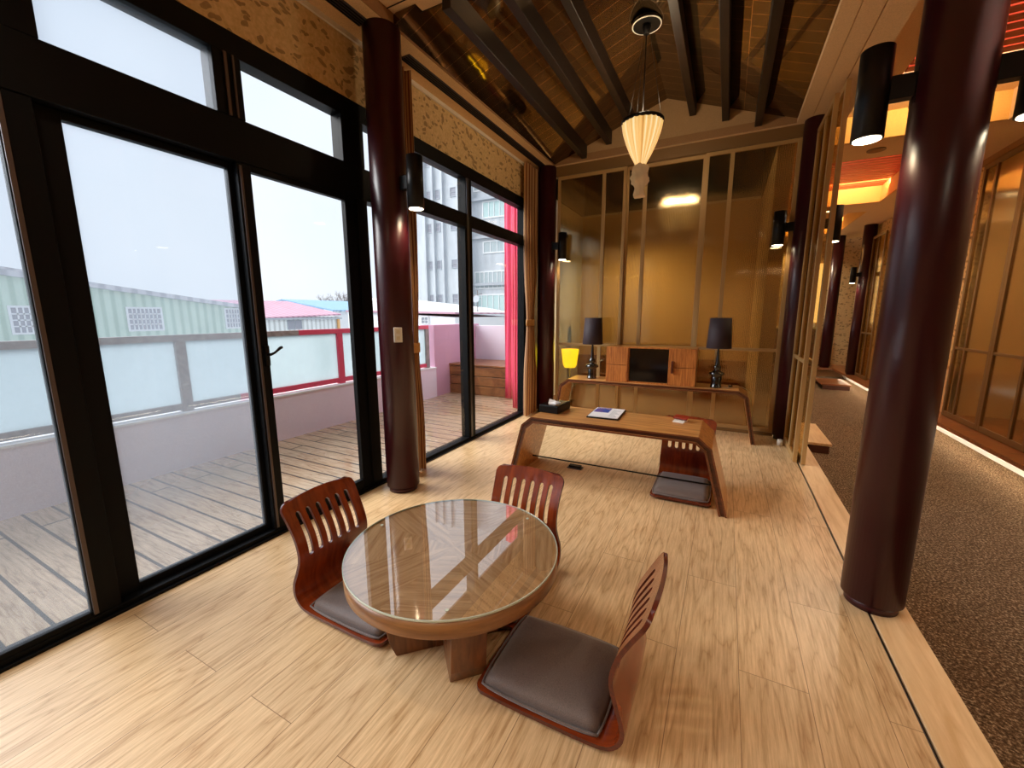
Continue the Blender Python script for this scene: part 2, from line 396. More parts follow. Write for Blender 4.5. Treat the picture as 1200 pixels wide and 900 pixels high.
def frustum(bm, p0, p1, r0, r1, seg=24, mi=0, caps=True, smooth=True):
    p0 = Vector(p0); p1 = Vector(p1); d = (p1-p0).normalized()
    a = d.orthogonal().normalized(); b = d.cross(a)
    R0 = [bm.verts.new(p0+(a*math.cos(2*PI*i/seg)+b*math.sin(2*PI*i/seg))*r0) for i in range(seg)]
    R1 = [bm.verts.new(p1+(a*math.cos(2*PI*i/seg)+b*math.sin(2*PI*i/seg))*r1) for i in range(seg)]
    for i in range(seg):
        f = bm.faces.new((R0[i], R0[(i+1) % seg], R1[(i+1) % seg], R1[i])); f.smooth = smooth; f.material_index = mi
    if caps:
        bm.faces.new(R0[::-1]).material_index = mi; bm.faces.new(R1).material_index = mi

def tube(bm, pts, r, seg=8, mi=0):
    pts = [Vector(p) for p in pts]; rings = []
    up = Vector((0.13, 0.21, 1)).normalized()
    for i, p in enumerate(pts):
        d = ((pts[min(i+1, len(pts)-1)]-pts[max(i-1, 0)])).normalized()
        a = d.cross(up); a = a.normalized() if a.length > 1e-4 else d.orthogonal().normalized()
        b = d.cross(a)
        rr = r[i] if isinstance(r, (list, tuple)) else r
        rings.append([bm.verts.new(p+(a*math.cos(2*PI*k/seg)+b*math.sin(2*PI*k/seg))*rr) for k in range(seg)])
    for i in range(len(rings)-1):
        for k in range(seg):
            f = bm.faces.new((rings[i][k], rings[i][(k+1) % seg], rings[i+1][(k+1) % seg], rings[i+1][k])); f.smooth = True; f.material_index = mi
    bm.faces.new(rings[0][::-1]); bm.faces.new(rings[-1])

def lathe(bm, prof, seg=32, c=(0, 0, 0), mi=0, fn=None):
    rings = []
    for j, (r, z) in enumerate(prof):
        ring = []
        for i in range(seg):
            a = 2*PI*i/seg; rr = r*(fn(a, j) if fn else 1)
            ring.append(bm.verts.new((c[0]+rr*math.cos(a), c[1]+rr*math.sin(a), c[2]+z)))
        rings.append(ring)
    for j in range(len(rings)-1):
        for i in range(seg):
            f = bm.faces.new((rings[j][i], rings[j][(i+1) % seg], rings[j+1][(i+1) % seg], rings[j+1][i])); f.smooth = True; f.material_index = mi
    if prof[0][0] > 1e-5: bm.faces.new(rings[0][::-1]).material_index = mi
    if prof[-1][0] > 1e-5: bm.faces.new(rings[-1]).material_index = mi

def obj(name, bm, mats, parent=None, loc=None, bevel=0, smooth=None, kind=None, label=None, cat=None, group=None, rot=None):
    me = bpy.data.meshes.new(name)
    bmesh.ops.recalc_face_normals(bm, faces=bm.faces[:])
    bm.to_mesh(me); bm.free()
    o = bpy.data.objects.new(name, me); COL.objects.link(o)
    for m in (mats if isinstance(mats, (list, tuple)) else [mats]): me.materials.append(M[m] if isinstance(m, str) else m)
    if parent: o.parent = parent
    if loc: o.location = loc
    if rot: o.rotation_euler = rot
    if bevel:
        b = o.modifiers.new('bevel', 'BEVEL'); b.width = bevel; b.segments = 2; b.limit_method = 'ANGLE'; b.angle_limit = 0.7
    if smooth:
        for p in me.polygons: p.use_smooth = True
    if kind: o['kind'] = kind
    if label: o['label'] = label
    if cat: o['category'] = cat
    if group: o['group'] = group
    return o

def thing(name, label, cat, loc=(0, 0, 0), rz=0, group=None):
    o = bpy.data.objects.new(name, None); COL.objects.link(o); o.empty_display_size = 0.1
    o.location = loc; o.rotation_euler = (0, 0, rz); o['label'] = label; o['category'] = cat
    if group: o['group'] = group
    return o

def dup(root, loc, rz, label, group=None):
    r = root.copy(); COL.objects.link(r); r.location = loc; r.rotation_euler = (0, 0, rz); r['label'] = label
    if group: r['group'] = group
    for ch in list(root.children):
        c = ch.copy(); COL.objects.link(c); c.parent = r
        for g in list(ch.children):
            d = g.copy(); COL.objects.link(d); d.parent = c
    return r

def sbox(name, mat, *a, bevel=0, **k):
    bm = bm_new(); box(bm, *a); return obj(name, bm, mat, bevel=bevel, kind='structure', **k)

# ------------------------------------------------------------------ room shell
GX = -2.06      # glass plane of the window wall
sbox('floor', 'floor', -2.02, 0.572, -2.6, 4.62, -0.2, 0.0)
sbox('trim_1', 'strip', 0.584, 0.718, -2.6, 4.9, -0.2, 0.0, bevel=0.003)
bm = bm_new(); box(bm, 0.572, 0.584, -2.6, 4.62, -0.2, -0.012); obj('trim_2', bm, 'black', kind='structure')
bm = bm_new(); box(bm, 0.5745, 0.5775, -2.6, 4.62, -0.012, -0.004); obj('trim_3', bm, 'frame_grey', kind='structure')
sbox('floor', 'carpet', 0.3, 2.34, -2.6, 11.3, -0.26, -0.2)
# platform on the far right of the corridor
sbox('floor', 'step_wood', 2.10, 4.0, -2.6, 11.6, -0.04, 0.0, bevel=0.003)
sbox('trim_4', 'whitewall', 2.30, 4.0, -2.6, 10.9, -0.26, -0.04)
sbox('floor', 'step_wood', -0.6, 2.10, 10.88, 12.0, -0.04, 0.0, bevel=0.003)
sbox('trim_5', 'plaster_d', -0.6, 2.3, 11.0, 12.0, -0.26, -0.04)
# floor of the room behind the ribbed screens
sbox('floor', 'step_wood', -2.14, 0.3, 4.62, 7.4, -0.2, 0.0)
# walls out of the picture that close the room
sbox('wall_rear', 'plaster', -2.3, 3.6, -2.7, -2.6, -0.26, 3.4)
sbox('wall_right', 'wallpaper', 3.3, 3.4, -2.6, 12.0, 0.0, 3.3)
sbox('wall_left', 'plaster', -2.2, -2.0, -2.6, -1.0, -0.1, 3.3)
# valance wall over the windows, papered
sbox('wall_left', 'wallpaper', -2.14, -2.04, -1.0, 4.3, 2.38, 2.80)
sbox('wall_left', 'lacquer', -2.12, -2.0, 4.30, 4.7, -0.1, 3.3)
sbox('wall_left', 'whitewall', -2.24, -2.14, -2.6, 7.4, 2.42, 3.6)
sbox('wall_left', 'whitewall', -2.24, -2.14, 4.52, 7.4, -0.1, 2.42)
# curtain rail under the soffit
bm = bm_new(); box(bm, -2.035, -2.02, -1.0, 4.26, 2.705, 2.73); obj('trim_6', bm, 'white', kind='structure')
# ceiling soffits
sbox('ceiling', 'plaster', -2.04, -1.775, -2.6, 4.62, 2.73, 2.80)
sbox('ceiling', 'plaster', -1.775, 0.405, -2.6, 2.065, 2.80, 2.86)
sbox('ceiling', 'plaster', -1.775, 0.405, 4.45, 4.62, 2.73, 2.80)
bm = bm_new(); box(bm, -1.775, -1.769, 2.065, 4.45, 2.732, 2.80); box(bm, -1.769, 0.403, 4.444, 4.45, 2.732, 2.80)
box(bm, -1.7755, -1.7695, -2.6, 2.065, 2.7305, 2.80)
obj('trim_7', bm, 'plaster_d', kind='structure')
# beam between room and corridor: two grooves run along its underside
bm = bm_new()
box(bm, 0.405, 0.497, -2.6, 4.7, 2.73, 3.3); box(bm, 0.503, 0.608, -2.6, 4.7, 2.73, 3.3); box(bm, 0.616, 0.757, -2.6, 4.7, 2.73, 3.3)
box(bm, 0.497, 0.503, -2.6, 4.7, 2.738, 3.3); box(bm, 0.608, 0.616, -2.6, 4.7, 2.742, 3.3)
obj('ceiling', bm, 'plaster', kind='structure')
# raised gable ceiling: mirror-dark boards on two slopes
RX, RZ = -0.65, 3.15
sl = (RZ-2.765)/1.06
bm = bm_new()
prism(bm, [(-1.79, RZ-(1.14)*sl), (RX, RZ), (RX, RZ+.05), (-1.79, RZ-1.14*sl+.05)], 'y', 2.0, 4.5)
obj('ceiling', bm, 'roof', kind='structure')
bm = bm_new()
prism(bm, [(RX, RZ), (0.405, RZ-1.055*sl), (0.405, RZ-1.055*sl+.05), (RX, RZ+.05)], 'y', 2.0, 4.5)
obj('ceiling', bm, 'roof', kind='structure')
bm = bm_new(); prism(bm, [(-1.80, 2.78), (0.45, 2.78), (0.45, RZ-1.1*sl+.06), (RX, RZ+.06), (-1.80, RZ-1.15*sl+.06)], 'y', 4.452, 4.6)
obj('wall_back', bm, 'gable', kind='structure')
bm = bm_new(); prism(bm, [(-1.80, 2.84), (0.45, 2.84), (0.45, RZ-1.1*sl+.06), (RX, RZ+.06), (-1.80, RZ-1.15*sl+.06)], 'y', 1.95, 2.06)
obj('wall_front', bm, 'dark_wood', kind='structure')
sbox('wall_left', 'dark_wood', -1.86, -1.775, 2.0, 4.5, 2.80, 2.9)
# thin black band at the eaves of the raised ceiling
pur = [(-1.44, 'nearest the window wall'), (-1.185, 'second from the window wall'), (-0.955, 'third from the window wall, left of the pendant cord'),
       (-0.415, 'just right of the pendant cord'), (-0.14, 'in the middle of the right slope'), (0.12, 'nearest the plaster edge on the right slope')]
for x, w in pur:
    zt = RZ-abs(x-RX)*sl
    bm = bm_new(); box(bm, -.028, .028, -1.2, 1.2, -.115, -0.002+0.02)
    obj('roof_beam', bm, 'dark_wood', loc=(x, 3.24, zt), bevel=.004, label='dark timber ceiling beam '+w, cat='beam', group='dark ceiling beams')

# ------------------------------------------------------------------ window wall
def frame_rect(bm, y0, y1, z0, z1, w, x0, x1, wz=None):
    wz = wz or w
    box(bm, x0, x1, y0, y0+w, z0, z1); box(bm, x0, x1, y1-w, y1, z0, z1)
    box(bm, x0, x1, y0+w, y1-w, z0, z0+wz); box(bm, x0, x1, y0+w, y1-w, z1-wz, z1)
# near window: outer frame, fat transom, uprights
bm = bm_new()
X0, X1 = -2.12, -2.035
box(bm, X0, X1, -1.0, 2.30, 1.845, 2.03)                 # transom
box(bm, X0, X1, -1.0, 4.30, 2.285, 2.385)                # head, runs the whole wall
box(bm, X0, X1, -1.0, 2.30, -0.1, 0.03)                  # sill
for a, b in ((-1.0, -.94), (.525, .625), (1.155, 1.275), (1.825, 1.985), (2.23, 2.34)):
    box(bm, X0, X1, a, b, 2.03, 2.285)
box(bm, X0, X1, 1.90, 1.985, 0.03, 1.845); box(bm, X0, X1, 2.23, 2.34, 0.03, 1.845); box(bm, X0, X1, -1.0, -.94, 0.03, 1.845)
box(bm, -2.12, -2.018, -1.0, 2.30, -.04, .012)
w1 = obj('window_1', bm, 'frame', kind='structure', bevel=.003)
bm = bm_new(); box(bm, -2.034, -2.026, 1.20, 1.212, 2.03, 2.285); box(bm, -2.034, -2.026, 1.235, 1.243, 2.03, 2.285); obj('track_strip', bm, 'frame_brown', w1)
for a, b, mt in ((-.94, .525, 'glass_hazy'), (.625, 1.155, 'glass_hazy'), (1.275, 1.825, 'glass'), (1.985, 2.23, 'glass')):
    bm = bm_new(); box(bm, GX-.004, GX, a, b, 2.03, 2.285); obj('window_pane', bm, mt, w1)
bm = bm_new(); box(bm, GX-.004, GX, 1.985, 2.23, .03, 1.845); obj('window_pane', bm, 'glass', w1)
# three sliding leaves
def leaf(n, y0, y1, xa, xb, sl_, sr, glass, z1=1.845, zb=.05):
    bm = bm_new()
    box(bm, xa, xb, y0, y0+sl_, .012, z1); box(bm, xa, xb, y1-sr, y1, .012, z1)
    box(bm, xa, xb, y0+sl_, y1-sr, .012, zb+.0); box(bm, xa, xb, y0+sl_, y1-sr, z1-.03, z1)
    o = obj('door_%d' % n, bm, 'frame', kind='structure', bevel=.003)
    bm = bm_new(); xm = (xa+xb)/2; box(bm, xm-.003, xm+.003, y0+sl_, y1-sr, zb, z1-.03); obj('glass_pane', bm, glass, o)
    return o
d1 = leaf(1, -.94, .585, -2.075, -2.04, .08, .085, 'glass_hazy')
bm = bm_new(); box(bm, -2.039, -2.030, .503, .516, .04, 1.83); obj('track_strip', bm, 'frame_brown', d1)
d2 = leaf(2, .575, 1.245, -2.115, -2.08, .085, .05, 'glass_hazy', zb=.06)
d3 = leaf(3, 1.215, 1.905, -2.075, -2.04, .062, .085, 'glass', zb=.085)
bm = bm_new(); box(bm, -2.039, -2.031, 1.222, 1.232, .04, 1.83); obj('track_strip', bm, 'frame_brown', d3)
bm = bm_new(); box(bm, -2.04, -2.028, 1.25, 1.272, .90, 1.0); tube(bm, [(-2.03, 1.262, .955), (-2.012, 1.268, .957), (-2.0, 1.28, .965), (-1.998, 1.31, .988), (-1.998, 1.32, .99)], [.008, .007, .006, .008, .007], 8)
obj('door_handle', bm, 'black', d3)
# far window, two by two
bm = bm_new()
box(bm, X0, X1, 2.34, 4.30, 1.895, 2.0); box(bm, X0, X1, 2.34, 4.30, -0.1, .03); box(bm, X0, X1, 4.235, 4.30, .03, 2.285)
box(bm, X0, X1, 3.075, 3.185, .03, 1.895); box(bm, X0, X1, 3.095, 3.185, 2.0, 2.285)
box(bm, -2.12, -2.018, 2.34, 4.30, -.04, .012)
w2 = obj('window_2', bm, 'frame', kind='structure', bevel=.003)
bm = bm_new(); box(bm, -2.034, -2.028, 3.10, 3.13, .03, 2.285); box(bm, -2.018, -2.012, 2.30, 4.26, .0, .006); obj('track_strip', bm, 'frame_grey', w2)
for a, b in ((2.34, 3.075), (3.185, 4.235)):
    for c, d in ((.03, 1.895), (2.0, 2.285)):
        bm = bm_new(); box(bm, GX-.004, GX, a, b, c, d); obj('window_pane', bm, 'glass', w2)

# air vents in the left soffit
for y0, y1, lb in ((-.6, 1.90, 'long grey slot air vent in the soffit before the left column'), (2.22, 4.50, 'long grey slot air vent in the soffit beyond the left column')):
    t = thing('air_vent', lb, 'air vent', (-1.89, (y0+y1)/2, 2.73), 0, 'slot air vents')
    h = (y1-y0)/2
    bm = bm_new(); box(bm, -.04, .04, -h, h, -.004, .01); obj('vent_frame', bm, 'vent', t)
    bm = bm_new()
    for i in range(4): box(bm, -.032+i*.018, -.026+i*.018, -h+.01, h-.01, -.008, -.004)
    obj('vent_slats', bm, 'frame', t)

# ------------------------------------------------------------------ columns and sconces
def column(x, y, r, lb, ztop=2.73):
    t = thing('round_column', lb, 'column', (x, y, 0), 0, 'maroon round columns')
    bm = bm_new(); lathe(bm, [(r-.012, .035), (r, .036), (r, ztop)], 48); obj('shaft', bm, 'lacquer', t)
    bm = bm_new(); lathe(bm, [(r*.86, .0), (r*.86, .036)], 48); obj('foot', bm, 'lacquer', t)
    return t
cR = column(.60, 1.985, .099, 'glossy maroon round column at the platform edge in front')
cL = column(-1.85, 1.985, .106, 'maroon round column by the window with white switch')
cBL = column(-1.865, 4.47, .10, 'dark maroon round column in the back left corner behind curtain', 2.73)
cBR = column(.545, 4.44, .088, 'maroon round column at the right end of the ribbed screens')
# switch on the left column
a = math.atan2(-1.985, 1.85)+.10
sx, sy = .105*math.cos(a), .105*math.sin(a)
sw = thing('light_switch', 'small white light switch on the left maroon column', 'light switch', (-1.85+sx, 1.985+sy, 1.03), a)
bm = bm_new(); box(bm, -.004, .008, -.025, .025, -.045, .045); obj('switch_plate', bm, 'white', sw, bevel=.003)
bm = bm_new(); box(bm, .008, .012, -.010, .010, .008, .03); box(bm, .008, .012, -.010, .010, -.03, -.008); obj('rocker', bm, 'shade_in', sw)

def sconce_master():
    t = thing('wall_sconce', '', 'wall lamp', (0, 0, 0), 0, 'black cylinder wall lamps on the columns')
    bm = bm_new(); lathe(bm, [(.044, -.142), (.047, -.142), (.047, .142), (.044, .142)], 40)
    obj('lamp_housing', bm, 'black', t)
    bm = bm_new(); box(bm, -.128, -.042, -.020, .020, -.030, .044); box(bm, -.128, -.108, -.027, .027, -.055, .060)
    obj('wall_bracket', bm, 'black', t, bevel=.002)
    bm = bm_new(); lathe(bm, [(.040, -.1445), (.040, -.1425)], 32); obj('lamp_lens', bm, 'lens', t)
    return t
sm = sconce_master()
sm.location = (.60+.205, 1.985, 1.90); sm['label'] = 'black cylinder lamp on the right side of the front right column'
def spot_at(x, y, z, e=30, size=2.3, col=(1, .74, .46), r=.03):
    l = bpy.data.lights.new('down_light', 'SPOT'); l.energy = e; l.color = col; l.spot_size = size; l.spot_blend = .6; l.shadow_soft_size = r
    o = bpy.data.objects.new('down_light', l); COL.objects.link(o); o.location = (x, y, z)
    return o
SC = [(.60+.205, 1.985, 0, None), (.60-.205, 1.985, PI, 'black cylinder lamp on the left side of the front right column'),
      (-1.85+.20, 1.985, 0, 'black cylinder lamp on the left column beside the window'),
      (.545+.20, 4.44, 0, 'black cylinder lamp seen past the folded glass leaves'),
      (.545-.195, 4.44, PI, 'black cylinder lamp before the right end of the ribbed screens'),
      (-1.865+.20, 4.44, 0, 'black cylinder lamp at the left end of the ribbed screens, half in view')]
for x, y, rz, lb in SC:
    if lb: dup(sm, (x, y, 1.90 if y < 3 else 1.89), rz, lb)
    spot_at(x, y, 1.74, 6)

# ------------------------------------------------------------------ sliding ribbed glass screens
def screen(name, label, w, h, mull, loc, rz, frame='bronze', glass='ribbed', rail=.785, cat='glass screen', group=None, fw=.032):
    t = thing(name, label, cat, loc, rz, group)
    bm = bm_new(); d = .014
    box(bm, 0, fw, -d, d, 0, h); box(bm, w-fw, w, -d, d, 0, h); box(bm, fw, w-fw, -d, d, 0, fw*1.2); box(bm, fw, w-fw, -d, d, h-fw, h)
    obj('screen_frame', bm, frame, t, bevel=.002)
    bm = bm_new(); box(bm, fw, w-fw, -d*.8, d*.8, rail-.014, rail+.014); obj('mid_rail', bm, frame, t, bevel=.002)
    bm = bm_new(); box(bm, mull-.018, mull+.018, -d*.9, d*.9, fw, h-fw); obj('mullion', bm, frame, t, bevel=.002)
    for a, b in ((fw, mull-.018), (mull+.018, w-fw)):
        bm = bm_new(); box(bm, a, b, -.003, .003, fw, h-fw); obj('ribbed_pane', bm, glass, t)
    return t
SG = 'ribbed bronze screens along the back'
screen('sliding_screen', 'bronze ribbed glass screen behind the left black lamp', .745, 2.60, .512, (-1.752, 4.515, .03), 0, group=SG)
screen('sliding_screen', 'bronze ribbed glass screen behind the wooden cabinet', .745, 2.60, .192, (-1.017, 4.546, .03), 0, group=SG)
screen('sliding_screen', 'bronze ribbed glass screen behind the right black lamp', .745, 2.60, .222, (-.282, 4.515, .03), 0, group=SG)
bm = bm_new(); box(bm, -1.76, .47, 4.49, 4.56, 0, .03); obj('trim_8', bm, 'bronze_d', kind='structure')
bm = bm_new(); box(bm, -1.80, .50, 4.485, 4.56, 2.63, 2.735); obj('trim_9', bm, 'bronze_d', kind='structure')
# folded leaves at the platform edge
FG = 'folded ribbed glass leaves at the platform edge'
screen('folding_leaf', 'nearest folded bronze glass leaf standing on the platform edge', .66, 2.68, .42, (.605, 3.70, .005), PI/2, glass='ribbed_y', group=FG, fw=.045)
screen('folding_leaf', 'folded bronze glass leaf tucked behind the nearest one', .62, 2.62, .30, (.556, 3.74, .005), PI/2, glass='ribbed_y', group=FG, fw=.04)
# screens on the corridor's right platform
RG = 'ribbed glass screens on the far corridor platform'
for i, (y, lb) in enumerate(((5.61, 'far bronze glass screen right of the maroon column, beyond the carpet'), (4.86, 'bronze glass screen at the right picture edge, beyond the carpet'), (4.11, 'bronze glass screen past the right picture edge, on the corridor platform'))):
    screen('corridor_screen', lb, .75, 2.66, .24 if i % 2 else .50, (2.29, y, .005), PI/2, frame='bronze_d', glass='ribbed_y', rail=.765, group=RG, fw=.045)
sbox('wall_right', 'plaster_d', 2.27, 2.36, -2.6, 6.42, 2.67, 3.3)
sbox('wall_right', 'wallpaper', 2.32, 2.40, 6.42, 10.0, 0.55, 3.3)
sbox('wall_right', 'plaster', 2.34, 2.42, 6.42, 10.0, 0.0, .55)
bm = bm_new(); box(bm, 2.305, 2.32, 6.42, 10, 1.96, 1.98); box(bm, 2.305, 2.32, 6.42, 10, 1.52, 1.535); obj('trim_10', bm, 'bronze_d', kind='structure')
bm = bm_new(); box(bm, 2.35, 3.3, 6.42, 6.5, 0, 3.3); obj('wall_side', bm, 'plaster', kind='structure')
# LED glow under the right platform
bm = bm_new(); box(bm, 2.15, 2.17, -2.4, 10.6, -.055, -.042); o = obj('led_strip', bm, 'led', label='long warm led strip glowing under the right platform edge', cat='light strip')

# corridor ceiling with two recessed slatted trays
CT = 2.96
bm = bm_new()
box(bm, .757, 2.36, 5.20, 5.75, 2.73, 3.3)                 # cross soffit with downlight
box(bm, .757, 1.84, 7.98, 8.6, 2.73, 3.3)
box(bm, 1.84, 2.36, 5.75, 11.4, 2.73, 3.3)
box(bm, 1.95, 2.36, -2.6, 5.20, 2.73, 3.3)
box(bm, -.6, 1.84, 10.6, 12.0, 2.73, 3.3)
obj('ceiling', bm, 'plaster', kind='structure')
sbox('ceiling', 'plaster', 2.36, 3.4, -2.6, 12.0, 2.9, 3.0)
bm = bm_new(); box(bm, .757, 1.06, -2.6, 5.2, CT, 3.3); box(bm, 1.06, 1.95, 4.5, 5.2, CT, 3.3); box(bm, .757, 1.95, -2.6, 1.2, CT, 3.3)
box(bm, .3, .80, 4.7, 12, CT-.01, 3.3); box(bm, .757, 1.84, 8.6, 10.6, CT, 3.3)
obj('ceiling', bm, 'plaster', kind='structure')
bm = bm_new()
box(bm, .76, 1.95, 5.185, 5.20, 2.735, CT); box(bm, .76, 1.84, 7.965, 7.98, 2.735, CT); box(bm, 1.825, 1.84, 5.75, 7.98, 2.735, CT); box(bm, .76, 1.84, 10.585, 10.6, 2.735, CT); box(bm, 1.825, 1.84, 8.6, 10.6, 2.735, CT)
obj('trim_11', bm, 'cove', kind='structure')
def slats(x0, x1, y0, y1, lb):
    t = thing('slatted_ceiling_panel', lb, 'ceiling panel', ((x0+x1)/2, (y0+y1)/2, CT), 0, 'red slatted ceiling panels')
    hx, hy = (x1-x0)/2, (y1-y0)/2
    n = int((y1-y0)/.105)
    for i in range(n):
        y = -hy+.105*(i+.5)
        bm = bm_new(); box(bm, -hx, hx, y-.042, y+.042, -.01, .012); obj('slat', bm, 'red_slat', t)
    bm = bm_new(); box(bm, -hx, hx, -hy, hy, .05, .06); obj('glow_sheet', bm, 'slat_glow', t)
slats(1.06, 1.95, 1.2, 4.5, 'red slatted glowing ceiling panel at the top right corner')
slats(.80, 1.84, 5.75, 7.965, 'red slatted ceiling panel beyond the lit downlight soffit')
for y in (5.13, 7.9, 10.5):
    l = bpy.data.lights.new('cove_light', 'AREA'); l.shape = 'RECTANGLE'; l.size = 1.0; l.size_y = .05; l.energy = 9 if y > 6 else 5; l.color = (1, .74, .42)
    o = bpy.data.objects.new('cove_light', l); COL.objects.link(o); o.location = (1.35, y-.30, CT-.03); o.rotation_euler = (math.radians(93), 0, 0)
t = thing('ceiling_downlight', 'small recessed round downlight in the corridor cross soffit', 'downlight', (1.18, 5.5, 2.73))
bm = bm_new(); lathe(bm, [(.075, -.006), (.075, 0), ], 32); obj('trim_ring', bm, 'bronze_d', t)
bm = bm_new(); lathe(bm, [(.05, -.008), (.05, -.006)], 32); obj('lamp_face', bm, 'plaster_d', t)
# corridor end
sbox('wall_end', 'wallpaper', -.6, 3.4, 11.6, 12.0, -.26, 3.3)
sbox('wall_corridor', 'plaster', -.6, -.5, 7.4, 12.0, -.2, 3.3)
sbox('wall_corridor', 'plaster', .3, .42, 4.62, 9.2, -.2, 3.3)
column(1.96, 11.0, .10, 'dark slim column at the end of the corridor, left of the leaf wallpaper')
column(2.20, 9.9, .10, 'dark slim column on the corridor platform carrying a small black lamp')
dup(sm, (2.02, 9.85, 1.85), PI, 'small distant black cylinder lamp at the corridor end'); spot_at(2.02, 9.85, 1.69, 5)
screen('corridor_screen', 'distant bronze glass screen beside the far dark column in the corridor', .7, 2.5, .35, (2.24, 9.1, .005), PI/2, frame='bronze_d', glass='ribbed_y', rail=.8, group=RG, fw=.045)
# lit end wall and low cabinet at the end of the corridor
t = thing('low_cabinet', 'dark reddish low cabinet at the end of the corridor', 'cabinet', (1.50, 11.38, 0))
bm = bm_new(); box(bm, -.5, .34, -.2, .2, 0.0, .82); obj('body', bm, 'oak_dark', t)
bm = bm_new(); box(bm, -.5, .36, -.22, .2, .82, .86); obj('counter_top', bm, 'shade_in', t)
bm = bm_new(); box(bm, -.06, .06, -.05, .05, 0, .05); box(bm, -.05, .05, -.04, .04, .05, .085); obj('folded_towel', bm, 'paper', loc=(1.70, 11.3, .86), label='small white folded towel on the distant low cabinet', cat='towel')
t = thing('lit_wall_patch', 'tall patch of wall light put in as glow, above the distant low cabinet', 'lit wall patch', (1.62, 11.575, 1.5))  # glow put into the surface for the warm light on this wall
bm = bm_new(); box(bm, -.3, .22, -.02, .02, -.55, .75); obj('wall_glow', bm, plain('wall light painted as glow', rgb(250, 220, 150), .6, emis=(1, .72, .34, 1), estr=1.6), t)
bm = bm_new(); box(bm, .22, .25, -.03, .03, -.6, .8); box(bm, -.33, -.3, -.03, .03, -.6, .8); obj('patch_frame', bm, 'bronze', t)
# steps
def step(x0, x1, y0, y1, lb, top='step_wood'):
    t = thing('wooden_step', lb, 'step', ((x0+x1)/2, (y0+y1)/2, -.2), 0, 'low wooden steps')
    hx, hy = (x1-x0)/2, (y1-y0)/2
    bm = bm_new(); box(bm, -hx, hx, -hy, hy, .075, .10); obj('tread', bm, top, t, bevel=.003)
    for a_ in (-hy, hy-.03):
        bm = bm_new(); box(bm, -hx+.02, hx-.02, a_, a_+.03, 0, .075); obj('riser', bm, 'oak_dark', t)
step(.722, 1.0, 4.82, 5.68, 'pale wooden step beside the folded glass leaves on the carpet', 'strip')
step(1.62, 2.05, 9.1, 9.9, 'small reddish wooden step on the carpet far down the corridor')
step(1.80, 2.05, 5.85, 6.5, 'reddish wooden step just right of the front maroon column')
step(1.05, 1.62, 10.55, 10.85, 'wide low step before the platform at the corridor end')

# room behind the ribbed screens
sbox('wall_behind', 'plaster', -2.14, .30, 6.6, 6.7, 0, 2.66)
sbox('wall_behind', 'black', -2.14, .30, 6.6, 6.7, 2.66, 3.4)
sbox('ceiling', 'black', -2.14, .42, 4.62, 7.4, 3.3, 3.4)
sbox('wall_behind', 'black', -2.135, -2.12, 4.7, 6.6, 2.66, 3.3)
sbox('wall_behind', 'black', .285, .298, 4.7, 6.6, 2.66, 3.3)
bm = bm_new(); box(bm, -2.14, .285, 6.57, 6.6, 2.65, 2.675); obj('trim_12', bm, 'white', kind='structure')
bm = bm_new(); box(bm, -2.14, .285, 6.5, 6.6, 0.02, .5); obj('trim_13', bm, 'step_wood', kind='structure')
t = thing('glowing_lantern', 'yellow glowing lantern blurred behind the lower left ribbed glass', 'lantern', (-1.80, 5.15, 0))
bm = bm_new(); lathe(bm, [(.07, .46), (.09, .50), (.115, .69), (.11, .70)], 24); obj('lantern_shade', bm, 'yellow_shade', t)
bm = bm_new(); lathe(bm, [(.08, 0), (.08, .02), (.012, .03), (.012, .46)], 16); obj('lantern_stand', bm, 'gloss_black', t)
l = bpy.data.lights.new('back_room_fill', 'AREA'); l.size = .7; l.energy = 22; l.color = (1, .86, .60)  # unseen fill light added behind the screens, no lamp hangs there
o = bpy.data.objects.new('back_room_fill', l); COL.objects.link(o); o.location = (-1.2, 5.8, 1.9); o.rotation_euler = (math.radians(22), 0, 0)

# ------------------------------------------------------------------ round table
T = thing('round_table', 'low round wooden table with glass cover in the foreground', 'table', (-.805, 1.10, 0), math.radians(45))
R_, ZT = .368, .335
bm = bm_new(); uvl = bm.loops.layers.uv.new('UVMap')
seg = 96; nsec = 8
ctr = []
top = []
for i in range(seg): top.append(bm.verts.new((R_*math.cos(2*PI*i/seg), R_*math.sin(2*PI*i/seg), ZT)))
for s_ in range(nsec):
    c = bm.verts.new((0, 0, ZT)); k = seg//nsec
    f = bm.faces.new([c]+[top[(s_*k+j) % seg] for j in range(k+1)])
    am = 2*PI*(s_+.5)/nsec
    rot = am + (PI/2 if s_ % 2 else 0)
    for lp in f.loops:
        x, y = lp.vert.co.x, lp.vert.co.y
        lp[uvl].uv = (x*math.cos(rot)+y*math.sin(rot)+s_*.9, -x*math.sin(rot)+y*math.cos(rot)+s_*.37)
obj('tabletop_veneer', bm, 'table_top', T)
bm = bm_new(); lathe(bm, [(R_-.004, ZT-.056), (R_, ZT-.052), (R_, ZT-.001)], 96); obj('tabletop', bm, 'table_rim', T)
bm = bm_new(); bm.faces.new([bm.verts.new(((R_-.001)*math.cos(2*PI*i/96), (R_-.001)*math.sin(2*PI*i/96), .006)) for i in range(96)]); g = obj('glass_cover', bm, 'glass_top', T, loc=(0, 0, ZT+.001))
bm = bm_new(); lathe(bm, [(R_+.0005, .0), (R_+.0005, .006), (R_-.0015, .0065), (R_-.0015, -.0005)], 96); bmesh.ops.delete(bm, geom=[f for f in bm.faces if len(f.verts) > 4], context='FACES_ONLY')
ge = obj('glass_edge', bm, 'glass_edge', g)
